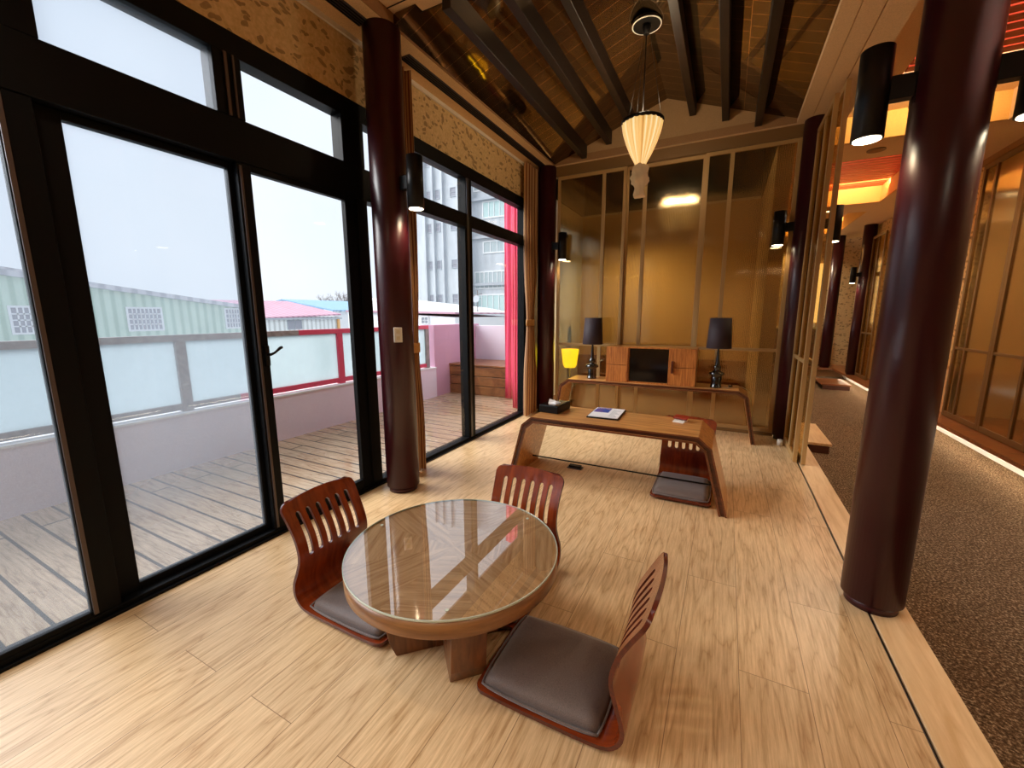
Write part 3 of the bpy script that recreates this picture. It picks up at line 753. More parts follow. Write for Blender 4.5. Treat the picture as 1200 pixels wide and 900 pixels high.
for k in range(3):
    a = k*2*PI/3+.3
    bm = bm_new(); lathe(bm, [(.006, 0), (.005, .0015)], 16, (.33*math.cos(a), .33*math.sin(a), .0062)); obj('clear_bumper', bm, 'glass_edge', g)
def leg_poly(s): return [(s*.215, 0), (s*.235, .05), (s*.275, ZT-.055), (s*.165, ZT-.055), (s*.155, .075), (s*.08, .075), (s*.08, 0)]
for k in range(4):
    bm = bm_new(); prism(bm, leg_poly(1), 'y', -.057, .057); obj('leg', bm, 'table_base', T, rot=(0, 0, k*PI/2), bevel=.003)
bm = bm_new(); box(bm, -.08, .08, -.057, .057, 0, .075); box(bm, -.056, .056, -.08, .08, 0.001, .0745); obj('cross_base', bm, 'table_base', T)

# ------------------------------------------------------------------ floor chairs
def bez(pts, n=8):
    """catmull-rom through pts"""
    out = []
    P_ = [Vector(p) for p in pts]; P_ = [P_[0]*2-P_[1]]+P_+[P_[-1]*2-P_[-2]]
    for i in range(1, len(P_)-2):
        for j in range(n):
            t = j/n
            out.append(.5*((2*P_[i])+(-P_[i-1]+P_[i+1])*t+(2*P_[i-1]-5*P_[i]+4*P_[i+1]-P_[i+2])*t*t+(-P_[i-1]+3*P_[i]-3*P_[i+1]+P_[i+2])*t**3))
    out.append(P_[-2])
    return out
def make_chair():
    t = thing('floor_chair', '', 'floor chair', (0, 0, 0), 0, 'legless wooden floor chairs')
    prof = bez([(.222, .022), (.10, .018), (0, .018), (-.14, .020), (-.195, .033), (-.222, .070), (-.221, .115), (-.200, .175), (-.188, .225), (-.200, .285), (-.228, .345), (-.262, .405), (-.275, .430)], 8)
    # arc length
    S_ = [0]
    for i in range(1, len(prof)): S_.append(S_[-1]+(prof[i]-prof[i-1]).length)
    tot = S_[-1]
    def at(s):
        s = max(0, min(tot, s))
        for i in range(1, len(S_)):
            if s <= S_[i]+1e-9:
                k = (s-S_[i-1])/max(1e-9, S_[i]-S_[i-1]); return prof[i-1].lerp(prof[i], k)
        return prof[-1]
    W = .176
    st0, st1 = tot-.215, tot-.062        # slots
    rws = sorted(set([i*tot/64 for i in range(65)]))
    rws = [r for r in rws if abs(r-st0) > .012 and abs(r-st1) > .012]+[st0, st1, tot-.002, tot-.005, .003, .008]
    rws = sorted(rws)
    sc = [-.120+.048*i for i in range(6)]; hw = .0112
    cols = [-W, -W+.008, -W+.02]
    for c in sc: cols += [c-hw, c-hw*.7, c-hw*.3, c+hw*.3, c+hw*.7, c+hw]
    cols += [W-.02, W-.008, W]
    def inslot(x):
        for c in sc:
            if abs(x-c) <= hw+1e-6: return c
        return None
    bm = bm_new(); grid = []
    for r in rws:
        row = []
        hwid = W
        # waist narrowing and rounded corners
        u = (r-(tot-.33))/.33
        if u > 0: hwid = W-.010*math.sin(min(1, u)*PI)
        rc = .035
        if tot-r < rc: dd = rc-(tot-r); hwid -= rc-math.sqrt(max(0, rc*rc-dd*dd))
        rf = .03
        if r < rf: dd = rf-r; hwid -= rf-math.sqrt(max(0, rf*rf-dd*dd))
        for x in cols:
            rr = r; c = inslot(x)
            if c is not None and abs(r-st1) < 1e-6: rr = r+math.sqrt(max(0, hw*hw-(x-c)**2))
            if c is not None and abs(r-st0) < 1e-6: rr = r-math.sqrt(max(0, hw*hw-(x-c)**2))
            p = at(rr)
            xx = x*hwid/W if abs(x) > .13 or True else x
            # slight crown of the top edge and gentle dish of the back
            dish = -.010*(1-(x/W)**2)*max(0, min(1, (r-tot*.5)/(tot*.4)))
            crown = .010*(1-(x/W)**2)*max(0, (r-(tot-.06))/.06)
            row.append(bm.verts.new((xx, p.x+dish, p.y+crown)))
        grid.append(row)
    for i in range(len(rws)-1):
        for j in range(len(cols)-1):
            xm = (cols[j]+cols[j+1])/2
            if inslot(xm) is not None and rws[i] >= st0-1e-6 and rws[i+1] <= st1+1e-6: continue
            f = bm.faces.new((grid[i][j], grid[i][j+1], grid[i+1][j+1], grid[i+1][j])); f.smooth = True
    me_o = obj('shell', bm, ['chair_shell', 'chair_edge'], t)
    so = me_o.modifiers.new('solid', 'SOLIDIFY'); so.thickness = .012; so.offset = 0; so.material_offset_rim = 1; so.use_even_offset = False
    es = me_o.modifiers.new('edges', 'EDGE_SPLIT'); es.split_angle = math.radians(45)
    # cushion
    bm = bm_new(); n = 18; cw, cy0, cy1 = .167, -.168, .210
    def sq(u):  # rounded square outline
        return u
    vg = []
    for i in range(n+1):
        row = []
        for j in range(n+1):
            u = -1+2*i/n; v = -1+2*j/n
            # round the corners
            k = 1-.06*(u*u*v*v)**1.5
            e = max(abs(u), abs(v))
            h = .0
            z = .027+.040*(1-e**7)**.6 + .006*(1-u*u)*(1-v*v)
            row.append(bm.verts.new((cw*u*k, (cy0+cy1)/2+(cy1-cy0)/2*v*k, z)))
        vg.append(row)
    for i in range(n):
        for j in range(n):
            f = bm.faces.new((vg[i][j], vg[i+1][j], vg[i+1][j+1], vg[i][j+1])); f.smooth = True
    bd = [vg[i][0] for i in range(n+1)]+[vg[n][j] for j in range(1, n+1)]+[vg[i][n] for i in range(n-1, -1, -1)]+[vg[0][j] for j in range(n-1, 0, -1)]
    bm.faces.new(bd[::-1])
    ring = [v.co.copy() for v in bd]
    cu = obj('seat_cushion', bm, 'cushion', t)
    bm = bm_new(); pts = [(p.x*1.008, p.y*1.005, .036) for p in ring]; tube(bm, pts+[pts[0]], .0035, 6); obj('piping', bm, 'cushion', cu)
    for sx_ in (-.11, .11):
        bm = bm_new(); box(bm, sx_-.035, sx_+.035, -.13, .14, 0, .0125); obj('foot_pad', bm, 'chair_edge', t, bevel=.004)
    return t
ch = make_chair()
ch.location = (-.385, 1.085, 0); ch.rotation_euler = (0, 0, PI/2+.01); ch['label'] = 'red brown floor chair with grey seat cushion, in the right foreground'
dup(ch, (-1.197, 1.068, 0), -PI/2, 'red brown slatted floor chair left of the round table by the window')
dup(ch, (-.768, 1.395, 0), PI, 'red brown slatted floor chair behind the round table, back to the desk')
dup(ch, (-.178, 2.79, 0), PI, 'red brown floor chair tucked under the right end of the desk')

# ------------------------------------------------------------------ bent-leg desk and console
def offset_poly(pts, d):
    out = []
    for i, p in enumerate(pts):
        p = Vector(p)
        def nrm_(a, b):
            v = (Vector(b)-Vector(a)).normalized(); return Vector((v.y, -v.x))
        if i == 0: n_ = nrm_(pts[0], pts[1]); k = 1; 
        elif i == len(pts)-1: n_ = nrm_(pts[-2], pts[-1]); k = 1
        else:
            n1, n2 = nrm_(pts[i-1], pts[i]), nrm_(pts[i], pts[i+1]); n_ = (n1+n2).normalized(); k = 1/max(.3, n_.dot(n1))
        q = p+n_*d*k
        if i in (0, len(pts)-1): 
            # keep feet flat on the floor
            a, b = (Vector(pts[0]), Vector(pts[1])) if i == 0 else (Vector(pts[-1]), Vector(pts[-2]))
            dr = (b-a).normalized(); q = q+dr*((0-q.y)/dr.y)
        out.append((q.x, q.y))
    return out
def bent_table(name, label, cat, loc, pts, depth, lay, group=None):
    """lay: list of (d0,d1,inset,material surface, material edge)"""
    t = thing(name, label, cat, loc, 0, group)
    n = len(pts)
    def part(nm, i0, i1):
        bm = bm_new()
        for d0, d1, ins, ms, me_ in lay:
            A = offset_poly(pts, d0)[i0:i1+1]; B = offset_poly(pts, d1)[i0:i1+1]
            for k in range(len(A)-1):
                prism(bm, [A[k], A[k+1], B[k+1], B[k]], 'y', ins, depth-ins, ms, me_)
        obj(nm, bm, ['oak', 'oak_mid', 'oak_dark'], t)
    part('leg', 0, 2); part('tabletop', 2, 3); part('leg', 3, 5)
    return t
D = bent_table('writing_desk', 'low oak writing desk with slanted bent legs, before the console', 'desk', (-.62, 2.50, 0),
    [(-.706, 0), (-.602, .392), (-.528, .455), (.528, .455), (.602, .392), (.706, 0)], .435,
    [(0, .010, 0, 0, 1), (.010, .032, .010, 2, 2), (.032, .043, 0, 0, 1)])
bm = bm_new(); box(bm, -.625, .625, .246, .254, .083, .091); obj('stretcher_rod', bm, 'black', D)
C_ = bent_table('console_table', 'long low oak console with bent legs against the ribbed screens', 'console', (-.655, 4.10, 0),
    [(-.962, 0), (-.892, .405), (-.800, .475), (.800, .475), (.878, .425), (.962, 0)], .33,
    [(0, .010, 0, 0, 1), (.010, .024, .012, 2, 2), (.024, .034, 0, 0, 1)])

# things on the desk
t = thing('tissue_box', 'black leather tissue box with a tissue poking out, on the desk', 'tissue box', (-1.075, 2.765, .455), math.radians(-4))
bm = bm_new(); box(bm, -.075, .075, -.11, .11, 0, .055); obj('box_body', bm, 'black', t, bevel=.006)
bm = bm_new(); box(bm, -.066, .066, -.10, .10, .055, .058); obj('lid_panel', bm, 'gloss_black', t)
bm = bm_new()
ps = [(-.03, -.03, .056), (.03, -.035, .058), (.045, .03, .06), (-.01, .035, .056), (-.035, .0, .085), (.01, .01, .072)]
v = [bm.verts.new(p) for p in ps]
for f in ((0, 1, 5), (0, 5, 4), (1, 2, 5), (2, 3, 5), (3, 4, 5)): bm.faces.new([v[i] for i in f])
bmesh.ops.translate(bm, verts=bm.verts[:], vec=(0, -.02, .002)); o = obj('tissue', bm, 'paper', t); o.modifiers.new('s', 'SOLIDIFY').thickness = .002
t = thing('magazine_folder', 'black folder with white printed pages and a blue picture, on the desk', 'folder', (-.70, 2.81, .455), math.radians(2))
bm = bm_new(); box(bm, -.108, .108, -.15, .15, 0, .010); obj('folder_cover', bm, 'black', t, bevel=.002)
bm = bm_new(); box(bm, -.10, .100, -.142, .142, .010, .014); pg = obj('page', bm, 'paper', t)
bm = bm_new(); box(bm, -.092, .010, -.01, .132, .0142, .0150); obj('picture', bm, ['blue_print'], pg)
bm = bm_new(); box(bm, -.092, -.03, -.01, .05, .0151, .0156); box(bm, -.08, -.05, .05, .09, .0151, .0156); obj('picture', bm, ['purple_print'], pg)
bm = bm_new(); 
for i in range(5): lathe(bm, [(.008, .0157), (.006, .0162)], 10, (-.082+i*.019, .10+.008*(i % 2), 0))
obj('picture', bm, ['skin_print'], pg)
bm = bm_new()
for i in range(8): box(bm, .03, .085-.012*(i % 3), -.11+i*.028, -.105+i*.028, .0142, .0148)
obj('text_lines', bm, ['win_grey'], pg)
t = thing('key_tag', 'small red wooden key tag leaning on a white card, on the desk', 'key tag', (-.222, 2.83, .455), math.radians(-15))
bm = bm_new(); prism(bm, [(-.04, 0), (.035, 0), (.035, .020), (-.04, .003)], 'x', -.035, .035); 
bmesh.ops.transform(bm, matrix=Matrix.Rotation(0, 4, 'Z'), verts=bm.verts[:]); obj('card', bm, 'white', t)
bm = bm_new(); prism(bm, [(-.01, .016), (.045, .026), (.045, .036), (-.01, .026)], 'x', -.045, .045); obj('tag', bm, 'red_wood', t, bevel=.002)
# floor outlet
t = thing('floor_outlet', 'black floor power outlet with open lid under the desk', 'floor outlet', (-.94, 2.86, 0), 0)
bm = bm_new(); box(bm, -.055, .055, -.03, .03, 0, .006); obj('outlet_plate', bm, 'frame_grey', t)
bm = bm_new(); box(bm, -.045, .045, -.02, .02, .006, .022); obj('outlet_lid', bm, 'black', t, bevel=.002)

# cabinet on the console
t = thing('wooden_cabinet', 'amber oak cabinet with open black middle niche, on the console', 'cabinet', (-.64, 4.155, .475))
bm = bm_new(); x0, x1, h, dp = -.42, .42, .355, .23
box(bm, x0, x1, 0, dp, h-.012, h); box(bm, x0, x1, 0, dp, 0, .012); box(bm, x0, x0+.012, 0, dp, .012, h-.012); box(bm, x1-.012, x1, 0, dp, .012, h-.012); box(bm, x0+.012, x1-.012, dp-.01, dp, .012, h-.012)
box(bm, -.205, -.193, .002, dp-.01, .012, h-.012); box(bm, .178, .19, .002, dp-.01, .012, h-.012)
obj('carcass', bm, 'oak_v', t)
bm = bm_new(); box(bm, -.19, .176, .03, dp-.012, .013, h-.014); obj('black_screen', bm, 'niche', t)
bm = bm_new(); box(bm, x0, -.205, -.012, 0, .002, .172); box(bm, x0, -.205, -.012, 0, .176, h-.002); obj('door', bm, 'oak_v', t, bevel=.0015)
bm = bm_new(); box(bm, .178, x1, -.012, 0, .002, .172); box(bm, .178, x1, -.012, 0, .176, h-.002); dr = obj('door', bm, 'oak_v', t, bevel=.0015)
bm = bm_new(); box(bm, .205, .225, -.035, -.012, .12, .235); obj('handle', bm, 'oak_dark', dr, bevel=.002)

# lamps on the console
def lamp(label, x, y, sc=1.0):
    t = thing('table_lamp', label, 'table lamp', (x, y, .475), 0, 'black turned table lamps')
    pr = [(.050, 0), (.052, .006), (.046, .014), (.043, .05), (.046, .095), (.04, .105), (.062, .118), (.070, .131), (.062, .145), (.030, .157), (.022, .166), (.034, .180), (.036, .192), (.030, .206), (.018, .214), (.021, .222), (.017, .235), (.014, .30), (.009, .355), (.009, .38)]
    bm = bm_new(); lathe(bm, pr, 32); obj('lamp_base', bm, 'gloss_black', t)
    bm = bm_new(); lathe(bm, [(.105, .365), (.106, .366), (.090, .640), (.088, .640)], 32)
    bmesh.ops.delete(bm, geom=[f for f in bm.faces if len(f.verts) > 4], context='FACES_ONLY')
    sh = obj('lamp_shade', bm, 'shade', t)
    bm = bm_new(); lathe(bm, [(.1035, .367), (.0870, .638)], 32); bmesh.ops.delete(bm, geom=[f for f in bm.faces if len(f.verts) > 4], context='FACES_ONLY')
    obj('shade_lining', bm, 'shade_in', sh)
    bm = bm_new(); lathe(bm, [(.008, .38), (.02, .41), (.028, .45), (.02, .485), (.005, .50)], 16); obj('bulb', bm, 'white', t)
    return t
lamp('black turned table lamp at the left end of the console', -1.243, 4.27)
lamp('black turned table lamp at the right end of the console', -.045, 4.235)
bm = bm_new(); tube(bm, [(.017, 4.24, .481), (.05, 4.22, .480), (.09, 4.25, .481), (.12, 4.30, .482), (.17, 4.34, .478), (.215, 4.37, .452), (.245, 4.37, .425), (.262, 4.38, .33), (.285, 4.43, .2), (.30, 4.45, .01)], .003, 6)
cd = obj('lamp_cord', bm, 'shade_in', label='pale power cord trailing from the right lamp over the console end', cat='cord')
bm = bm_new(); lathe(bm, [(.010, 0), (.022, .006), (.022, .012), (.008, .02)], 16, (.075, 4.30, .476)); obj('inline_switch', bm, 'gloss_black', cd)
bm = bm_new(); lathe(bm, [(.02, 0), (.024, .05), (.01, .055)], 12, (.50, 4.20, .0)); obj('door_stop', bm, 'white', label='small pale door stop on the floor by the back right column', cat='door stop')

# ------------------------------------------------------------------ pendant
t = thing('pendant_lamp', 'glowing pleated cream pendant lamp knotted at its lower end', 'pendant lamp', (-.632, 3.24, 2.48))
bm = bm_new(); lathe(bm, [(.139, 0), (.128, -.06), (.105, -.13), (.075, -.20), (.045, -.255), (.036, -.275)], 96, fn=lambda a, j: 1+.022*math.sin(a*24)+.012*math.sin(a*7+1)); sh = obj('lamp_shade', bm, 'pendant', t)
bm = bm_new(); lathe(bm, [(.139, -.004), (.146, .0), (.146, .016), (.139, .02)], 48); obj('shade_ring', bm, 'black', t)
bm = bm_new(); rr = random.Random(3)
lathe(bm, [(.036, -.27), (.052, -.29), (.056, -.315), (.047, -.335), (.062, -.355), (.060, -.385), (.045, -.405), (.034, -.42), (.030, -.44), (.036, -.47), (.038, -.49)], 40, fn=lambda a, j: 1+.16*math.sin(a*3+j*1.3)+.10*math.sin(a*7-j*.9)); obj('cloth_knot', bm, 'knot', t)
bm = bm_new(); tube(bm, [(0, 0, .01), (0, 0, .60)], .004, 8); tube(bm, [(.13, 0, .01), (.02, 0, .58)], .0012, 5); tube(bm, [(-.07, .11, .01), (-.01, .015, .58)], .0012, 5); tube(bm, [(-.07, -.11, .01), (-.01, -.015, .58)], .0012, 5); obj('suspension_cable', bm, 'black', t)
bm = bm_new(); lathe(bm, [(.095, .615), (.095, .635)], 40); rs = obj('ceiling_rose', bm, 'black', t)
bm = bm_new(); lathe(bm, [(.090, .611), (.097, .611), (.097, .616), (.090, .616)], 48); bmesh.ops.delete(bm, geom=[f for f in bm.faces if len(f.verts) > 4], context='FACES_ONLY'); obj('rose_ring', bm, 'white', rs)
bm = bm_new(); lathe(bm, [(.02, .56), (.03, .60), (.03, .615)], 16); obj('rose_cap', bm, 'black', rs)
l = bpy.data.lights.new('pendant_bulb', 'POINT'); l.energy = 24; l.color = (1, .76, .48); l.shadow_soft_size = .08
o = bpy.data.objects.new('pendant_bulb', l); COL.objects.link(o); o.location = (-.632, 3.24, 2.52)

# ------------------------------------------------------------------ curtains
def curtain(lb, loc, y0, y1, ztie, wt, depth=.04, n=7, top=2.70, off=0.0):
    t = thing('curtain', lb, 'curtain', loc, 0, 'striped tan curtains')
    bm = bm_new(); uvl = bm.loops.layers.uv.new('UVMap'); nz, nu = 40, 84
    yc = (y0+y1)/2; grid = []
    for i in range(nz+1):
        z = .01+(top-.01)*i/nz; k = math.exp(-((z-ztie)/.40)**2)
        half = (y1-y0)/2*(1-k)+wt*k
        if z < ztie: half *= 1-.12*(1-z/ztie)*0
        row = []
        for j in range(nu+1):
            u = j/nu
            y = yc+off*k+(u-.5)*2*half
            x = depth*(1-.45*k)*math.sin(u*n*2*PI+.4*math.sin(z*2))*(.8+.2*math.sin(u*9))
            row.append((bm.verts.new((x, y, z)), u, z))
        grid.append(row)
    for i in range(nz):
        for j in range(nu):
            q = (grid[i][j], grid[i][j+1], grid[i+1][j+1], grid[i+1][j])
            f = bm.faces.new([a[0] for a in q]); f.smooth = True
            for lp, a in zip(f.loops, q): lp[uvl].uv = (a[1], a[2])
    obj('cloth', bm, 'curtain', t)
    bm = bm_new(); lathe(bm, [(1, -.035), (1.05, -.03), (1.05, .03), (1, .035)], 32)
    for v_ in bm.verts: v_.co.x *= depth*.75; v_.co.y = v_.co.y*(wt+.012)+yc+off
    bmesh.ops.translate(bm, verts=bm.verts[:], vec=(0, 0, ztie)); obj('tie_band', bm, 'tie', t)
    return t
curtain('tan striped curtain tied back in the far left corner', (-1.965, 4.30, 0), -.19, .10, 1.06, .085, .035, 6)
curtain('tan striped curtain gathered behind the left maroon column', (-1.955, 2.26, 0), -.12, .09, .92, .07, .035, 4)

# ------------------------------------------------------------------ balcony
sbox('balcony_deck', 'deck', -4.0, -2.13, -3.2, 6.2, -.16, -.06)
sbox('wall_parapet', 'lavender', -3.95, -3.78, -3.2, 4.86, -.3, .37)
bm = bm_new(); box(bm, -3.96, -3.77, -3.2, 4.86, .37, .385); obj('trim_14', bm, 'whitewall', kind='structure')
sbox('wall_parapet', 'pinkwall', -4.05, -3.80, 4.86, 6.1, -.3, 1.0)
sbox('wall_parapet', 'lavender', -3.80, -2.14, 6.0, 6.15, -.3, .97)
t = thing('balcony_railing', 'balcony railing with frosted glass panels, weathered grey then red', 'railing', (-3.86, 0, .385))
PY = [(-2.9, 0), (-1.35, 0), (.16, 0), (1.69, 0), (3.22, 1), (4.75, 0)]
bm = bm_new(); box(bm, -.03, .03, -2.9, 2.72, .565, .615); obj('hand_rail', bm, 'rail_grey', t)
bm = bm_new(); box(bm, -.03, .03, 2.72, 4.78, .565, .615); o = obj('hand_rail', bm, 'rail_red', t); o['label'] = 'red painted end of the hand rail'
bm = bm_new(); box(bm, -.025, .025, -2.9, 2.1, .015, .065); obj('bottom_rail', bm, 'rail_grey', t)
bm = bm_new(); box(bm, -.025, .025, 2.1, 4.78, .015, .065); obj('bottom_rail', bm, 'rail_red', t)
for y, c in PY:
    bm = bm_new(); box(bm, -.028, .028, y-.036, y+.036, 0, .565); obj('post', bm, 'rail_red' if c else 'rail_grey', t)
for (a, _), (b, _) in zip(PY[:-1], PY[1:]):
    bm = bm_new(); box(bm, -.004, .004, a+.036, b-.036, .065, .565); obj('frosted_panel', bm, 'frosted', t)
# plank bench
t = thing('plank_bench', 'brown plank bench box at the far end of the balcony', 'bench', (-3.0, 5.22, -.06))
for i in range(3):
    bm = bm_new(); box(bm, -.80, .85, 0, .03, .005+i*.145, .14+i*.145); obj('front_board', bm, 'bench', t, bevel=.004)
bm = bm_new(); box(bm, -.80, .85, -.01, .74, .44, .465); obj('seat_board', bm, 'bench', t, bevel=.003)
bm = bm_new(); box(bm, -.78, .83, .03, .72, 0, .44); obj('inner_frame', bm, 'dark_wood', t)
# red cloth hanging outside past the window's end
def hang(lb, x0, x1, y, z0, z1, n):
    bm = bm_new(); nu, nz = 40, 10; g_ = []
    for i in range(nz+1):
        z = z0+(z1-z0)*i/nz
        g_.append([bm.verts.new((x0+(x1-x0)*j/nu, y+.012*math.sin(j/nu*n*2*PI+.5*math.sin(i)), z)) for j in range(nu+1)])
    for i in range(nz):
        for j in range(nu):
            f = bm.faces.new((g_[i][j], g_[i][j+1], g_[i+1][j+1], g_[i+1][j])); f.smooth = True
    o = obj('red_drape', bm, 'red_cloth', label=lb, cat='drape', group='red drapes outside'); o.modifiers.new('s', 'SOLIDIFY').thickness = .006
hang('red cloth drape hanging outside in front of the plank bench', -2.79, -2.40, 5.18, -.05, 3.0, 5)
hang('narrow red cloth drape outside close to the window end post', -2.40, -2.27, 4.66, -.05, 3.0, 3)

# ------------------------------------------------------------------ buildings outside
bm = bm_new(); box(bm, -140, -4.1, -90, 140, -6.3, -6); obj('ground_outside', bm, 'ground', kind='structure')
def win(parent, ax, pos, u0, u1, z0, z1, glass='win_dark', bars=(3, 3), fr='whitewall', t_=.05, out=1, fw=.07):
    """window on a wall of constant x (ax='x') or y"""
    fb = bm_new(); gb = bm_new()
    def bx(bm_, a, b, c, d, e0, e1):
        if ax == 'x': box(bm_, pos+min(e0*out, e1*out), pos+max(e0*out, e1*out), a, b, c, d)
        else: box(bm_, a, b, pos+min(e0*out, e1*out), pos+max(e0*out, e1*out), c, d)
    bx(fb, u0-fw, u0, z0-fw, z1+fw, 0, t_); bx(fb, u1, u1+fw, z0-fw, z1+fw, 0, t_); bx(fb, u0, u1, z0-fw, z0, 0, t_); bx(fb, u0, u1, z1, z1+fw, 0, t_)
    for i in range(1, bars[0]): u = u0+(u1-u0)*i/bars[0]; bx(fb, u-fw*.3, u+fw*.3, z0, z1, 0, t_*.9)
    for i in range(1, bars[1]): z = z0+(z1-z0)*i/bars[1]; bx(fb, u0, u1, z-fw*.3, z+fw*.3, 0, t_*.9)
    o = obj('window', fb, fr, parent)
    bx(gb, u0, u1, z0, z1, 0, t_*.4); obj('pane', gb, glass, o)
# green hall
t = thing('green_hall', 'long pale green corrugated hall with white barred windows', 'building', (-28, 8, -6))
bm = bm_new(); prism(bm, [(-20, -6.0+6), (8.6, 0), (8.6, 7.52), (-1.9, 8.9), (-8, 9.7), (-20, 8.1)], 'x', -12, 0); obj('wall', bm, 'green_clad', t)
bm = bm_new(); prism(bm, [(8.75, 7.50), (-8, 9.70), (-20.3, 8.1), (-20.3, 8.3), (-8, 9.98), (8.75, 7.72)], 'x', -12.2, .25); obj('roof', bm, 'grey_roof', t)
bm = bm_new(); prism(bm, [(-5, 9.5), (1.2, 8.7), (1.2, 8.84), (.6, 9.08), (-5, 9.9)], 'x', -6, -1.5); obj('roof_vent', bm, 'grey_roof', t)
for a, b in ((-1.83, -.35), (2.2, 3.6), (7.0, 8.3), (-6.2, -4.8)):
    win(t, 'x', 0, a, b, 6.42, 7.52, bars=(8, 4), fw=.09)
# pink roofed house
t = thing('pink_roofed_house', 'low white corrugated house with faded pink roof beyond the railing', 'building', (-40, 29, -6))
bm = bm_new(); box(bm, -12, 0, -5.4, 4.6, 0, 7.0); obj('wall', bm, 'white_clad', t)
bm = bm_new()
v = [bm.verts.new(c) for c in ((.3, -5.6, 6.75), (.3, 4.75, 7.15), (-9, 4.6, 8.75), (-9, -5.6, 8.65), (.3, -5.6, 6.9), (.3, 4.75, 7.3), (-9, 4.6, 8.9), (-9, -5.6, 8.8), (-13, 7.75, 7.15), (-13, 7.75, 7.3))]
for f in ((0, 1, 2, 3), (4, 5, 6, 7), (0, 1, 5, 4), (1, 8, 2), (5, 9, 6), (1, 8, 9, 5), (3, 7, 4, 0), (2, 3, 7, 6)): bm.faces.new([v[i] for i in f])
obj('roof', bm, 'pink_roof', t)
bm = bm_new(); box(bm, .2, .4, -5.6, 4.75, 6.72, 6.88); obj('gutter', bm, 'ledge', t)
win(t, 'x', 0, -1.75, -.2, 5.75, 6.6, 'win_dark', (2, 1), 'ledge', fw=.06)
bm = bm_new(); box(bm, .05, .2, 4.3, 4.6, 0, 6.9); obj('drain_pipe', bm, 'orange', t)
# blue roofed hall
t = thing('blue_roofed_hall', 'hall with pale blue metal roof behind the pink roofed house', 'building', (-56, 44, -6))
bm = bm_new(); box(bm, -14, 0, 2.2, 16, 0, 7.7); obj('wall', bm, 'whitewall', t)
bm = bm_new(); prism(bm, [(.6, 7.75), (-12, 9.75), (-24, 7.75), (-24, 7.9), (-12, 9.9), (.6, 7.95)], 'y', 1.6, 16.5); obj('roof', bm, 'blue_roof', t)
# bare tree
def tree(lb, loc, h, seed):
    t = thing('bare_tree', lb, 'tree', loc); r_ = random.Random(seed)
    bm = bm_new(); tube(bm, [(0, 0, 0), (.05, .1, h*.3), (0, .0, h*.55)], [.28, .22, .16], 7); obj('trunk', bm, 'bark', t)
    bm = bm_new()
    def br(p, d, ln, rad, lev):
        q = p+d*ln; mid = p+d*ln*.5+Vector((r_.uniform(-.1, .1), r_.uniform(-.1, .1), .1))*ln*.4
        tube(bm, [p, mid, q], [rad, rad*.8, rad*.5], 4)
        if lev:
            for _ in range(4):
                dd = (d+Vector((r_.uniform(-.9, .9), r_.uniform(-.9, .9), r_.uniform(-.2, .7)))).normalized(); br(q if r_.random() < .6 else mid, dd, ln*.68, rad*.6, lev-1)
    for _ in range(7): br(Vector((0, 0, h*.5)), Vector((r_.uniform(-.9, .9), r_.uniform(-1.2, 1.2), 1)).normalized(), h*.2, .11, 3)
    obj('branches', bm, 'bark', t)
tree('leafless tree rising behind the blue roof', (-93, 78, -6), 14.5, 5)
# small white house before the tower
t = thing('white_annex', 'small white house with brown roof edge below the tower', 'building', (-11, 14, -6))
bm = bm_new(); prism(bm, [(-5, 0), (1.15, 0), (1.15, 7.05), (-5, 7.35)], 'y', 0, 5); obj('wall', bm, 'whitewall', t)
bm = bm_new(); prism(bm, [(-5, 7.3), (1.25, 7.18), (1.25, 7.25), (-5, 7.38)], 'y', -.12, 5); obj('roof_edge', bm, 'pink_roof', t)
bm = bm_new(); prism(bm, [(-5, 7.38), (1.2, 7.25), (-.2, 7.5), (-5, 8.0)], 'y', .1, 5); obj('roof', bm, 'whitewall', t)
win(t, 'y', 0, -.55, -.2, 6.8, 7.05, 'win_dark', (2, 2), 'whitewall', out=-1, fw=.03)
bm = bm_new(); AX, AY, AZ = 1.0, 2.0, 7.28
tube(bm, [(AX, AY, AZ-.1), (AX, AY, AZ+.95)], .02, 6); tube(bm, [(AX-.25, AY, AZ+.7), (AX+.25, AY, AZ+.8)], .015, 6); tube(bm, [(AX-.2, AY, AZ+.5), (AX+.15, AY, AZ+.6)], .015, 6); an = obj('antenna', bm, 'bark', t)
bm = bm_new(); lathe(bm, [(.02, 0), (.10, .02), (.17, .07)], 16); bmesh.ops.rotate(bm, verts=bm.verts[:], matrix=Matrix.Rotation(1.3, 3, 'X')); bmesh.ops.translate(bm, verts=bm.verts[:], vec=(AX, AY-.05, AZ+.55)); obj('dish', bm, 'ledge', an)
# tower
t = thing('office_tower', 'tall pale concrete tower with rows of windows seen through the far window', 'building', (-17, 26, -6))
bm = bm_new(); box(bm, -4.6, -.05, 0, 8, 0, 23); obj('stair_block', bm, 'tower', t)
bm = bm_new(); box(bm, -.05, 8, .6, 9, 0, 23); obj('main_block', bm, 'tower', t)
bm = bm_new()
for z in (7.2, 9.6, 12.9, 15.5, 18.0): box(bm, -.05, 8, .35, .6, z-.35, z-.15)
obj('ledges', bm, 'ledge', t)
for z in (8.1, 10.6, 13.3, 15.6, 17.9): 
    for x in (-3.55, -2.75, -1.40): win(t, 'y', 0, x, x+(.34 if x < -2 else .45), z-.0, z+.55, 'win_dark', (1, 2), 'ledge', out=-1, fw=.05)
bm = bm_new()
for x in (-3.85, -3.05, -2.2, -.8): box(bm, x, x+.16, -.18, 0, 0, 23)
obj('ribs', bm, 'tower', t)
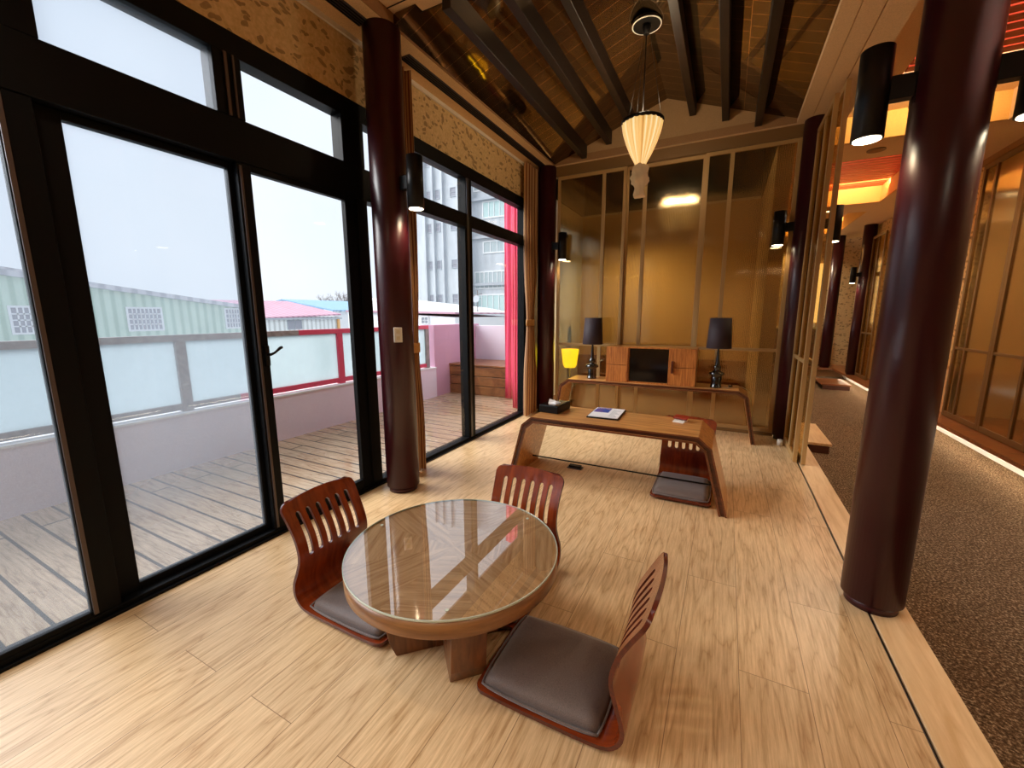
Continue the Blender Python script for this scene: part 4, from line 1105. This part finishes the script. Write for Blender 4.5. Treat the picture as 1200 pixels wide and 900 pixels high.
for z0, z1, a, b, n_ in ((7.35, 8.55, .25, 3.2, 6), (9.1, 10.2, .25, 3.2, 8), (11.6, 12.3, 1.0, 3.2, 4), (14.0, 15.0, 1.0, 3.2, 5), (15.9, 17.0, .25, 3.2, 7)):
    win(t, 'y', .6, a, b, z0, z1, 'win_teal' if z0 in (7.35, 14.0) else 'win_grey', (n_, 1), 'whitewall', out=-1, fw=.09)
# ------------------------------------------------------------------ light
w = bpy.data.worlds.new('overcast_sky'); S.world = w; w.use_nodes = True
nt = w.node_tree; bg = nt.nodes['Background']
tc = N(nt, 'ShaderNodeTexCoord'); n = N(nt, 'ShaderNodeTexNoise', Scale=1.6, Detail=3.0); L(nt, tc.outputs['Generated'], n.inputs['Vector'])
L(nt, ramp(nt, n.outputs['Fac'], [(0.3, (0.80, 0.88, 0.98, 1)), (0.7, (0.93, 0.97, 1.0, 1))]), bg.inputs['Color'])
bg.inputs['Strength'].default_value = 1.15
s = bpy.data.lights.new('hazy_sun', 'SUN'); s.energy = 7.5; s.angle = math.radians(50); s.color = (1.0, .97, .94)
o = bpy.data.objects.new('hazy_sun', s); COL.objects.link(o)
d = Vector((1, .42, -.80)); o.rotation_euler = d.to_track_quat('-Z', 'Y').to_euler()
# unseen downlights added over the near bay to fill the room with light
for x, y in ((-1.2, .1), (-1.2, -1.3), (-.1, -1.5)):
    t = thing('ceiling_downlight', 'added warm fill downlight in the near ceiling, out of view', 'downlight', (x, y, 2.80), 0, 'added near ceiling fill lights')
    bm = bm_new(); lathe(bm, [(.055, -.004), (.055, 0)], 24); obj('trim_ring', bm, 'white', t)
    bm = bm_new(); lathe(bm, [(.04, -.006), (.04, -.004)], 24); obj('lamp_face', bm, 'lens', t)
    spot_at(x, y, 2.77, 34, 2.2, (1, .84, .64), .06)
# corridor downlights: labelled ones are added fill, the other sits in the soffit lamp
for x, y, e, zc, lb in ((1.3, -.5, 60, CT, 'added fill downlight of the corridor ceiling beside the camera, out of view'), (1.18, 5.5, 90, 2.73, None),
                (1.3, 8.3, 80, 2.73, 'added fill downlight in the second corridor cross soffit'), (1.2, 11.2, 60, 2.73, 'added fill downlight at the corridor end'),
                (2.8, 5.2, 60, 2.9, 'added fill downlight behind the far right glass screen'), (2.8, 2.5, 50, 2.9, 'added fill downlight behind the near right glass screens, out of view')):
    if lb:
        t = thing('ceiling_downlight', lb, 'downlight', (x, y, zc), 0)
        bm = bm_new(); lathe(bm, [(.055, -.004), (.055, 0)], 24); obj('trim_ring', bm, 'white', t)
        bm = bm_new(); lathe(bm, [(.04, -.006), (.04, -.004)], 24); obj('lamp_face', bm, 'lens', t)
    spot_at(x, y, zc-.03, e, 2.5, (1, .82, .60), .06)

# ------------------------------------------------------------------ camera
cam = bpy.data.cameras.new('camera'); co = bpy.data.objects.new('camera', cam); COL.objects.link(co)
cam.sensor_width = 36; cam.lens = 36*481/1200.0; cam.clip_start = .02; cam.clip_end = 500
X = Vector((0.8884971, 0.4588733, -0.0028612)); Dn = Vector((0.0739404, -0.1493159, -0.9860211)); F_ = Vector((-0.4528860, 0.8758653, -0.1665960))
mt = Matrix((X, -Dn, -F_)).transposed().to_4x4(); mt.translation = Vector((0, 0, 1.15)); co.matrix_world = mt
S.camera = co

vs = S.view_settings
vs.view_transform = 'Standard'; vs.look = 'None'; vs.gamma = 1.0; vs.exposure = 0.0; vs.use_curve_mapping = False
cy = S.cycles
cy.max_bounces = 10; cy.transparent_max_bounces = 16; cy.diffuse_bounces = 5; cy.glossy_bounces = 5; cy.transmission_bounces = 6
cy.use_denoising = True; cy.sample_clamp_indirect = 6.0; cy.caustics_reflective = False; cy.caustics_refractive = False
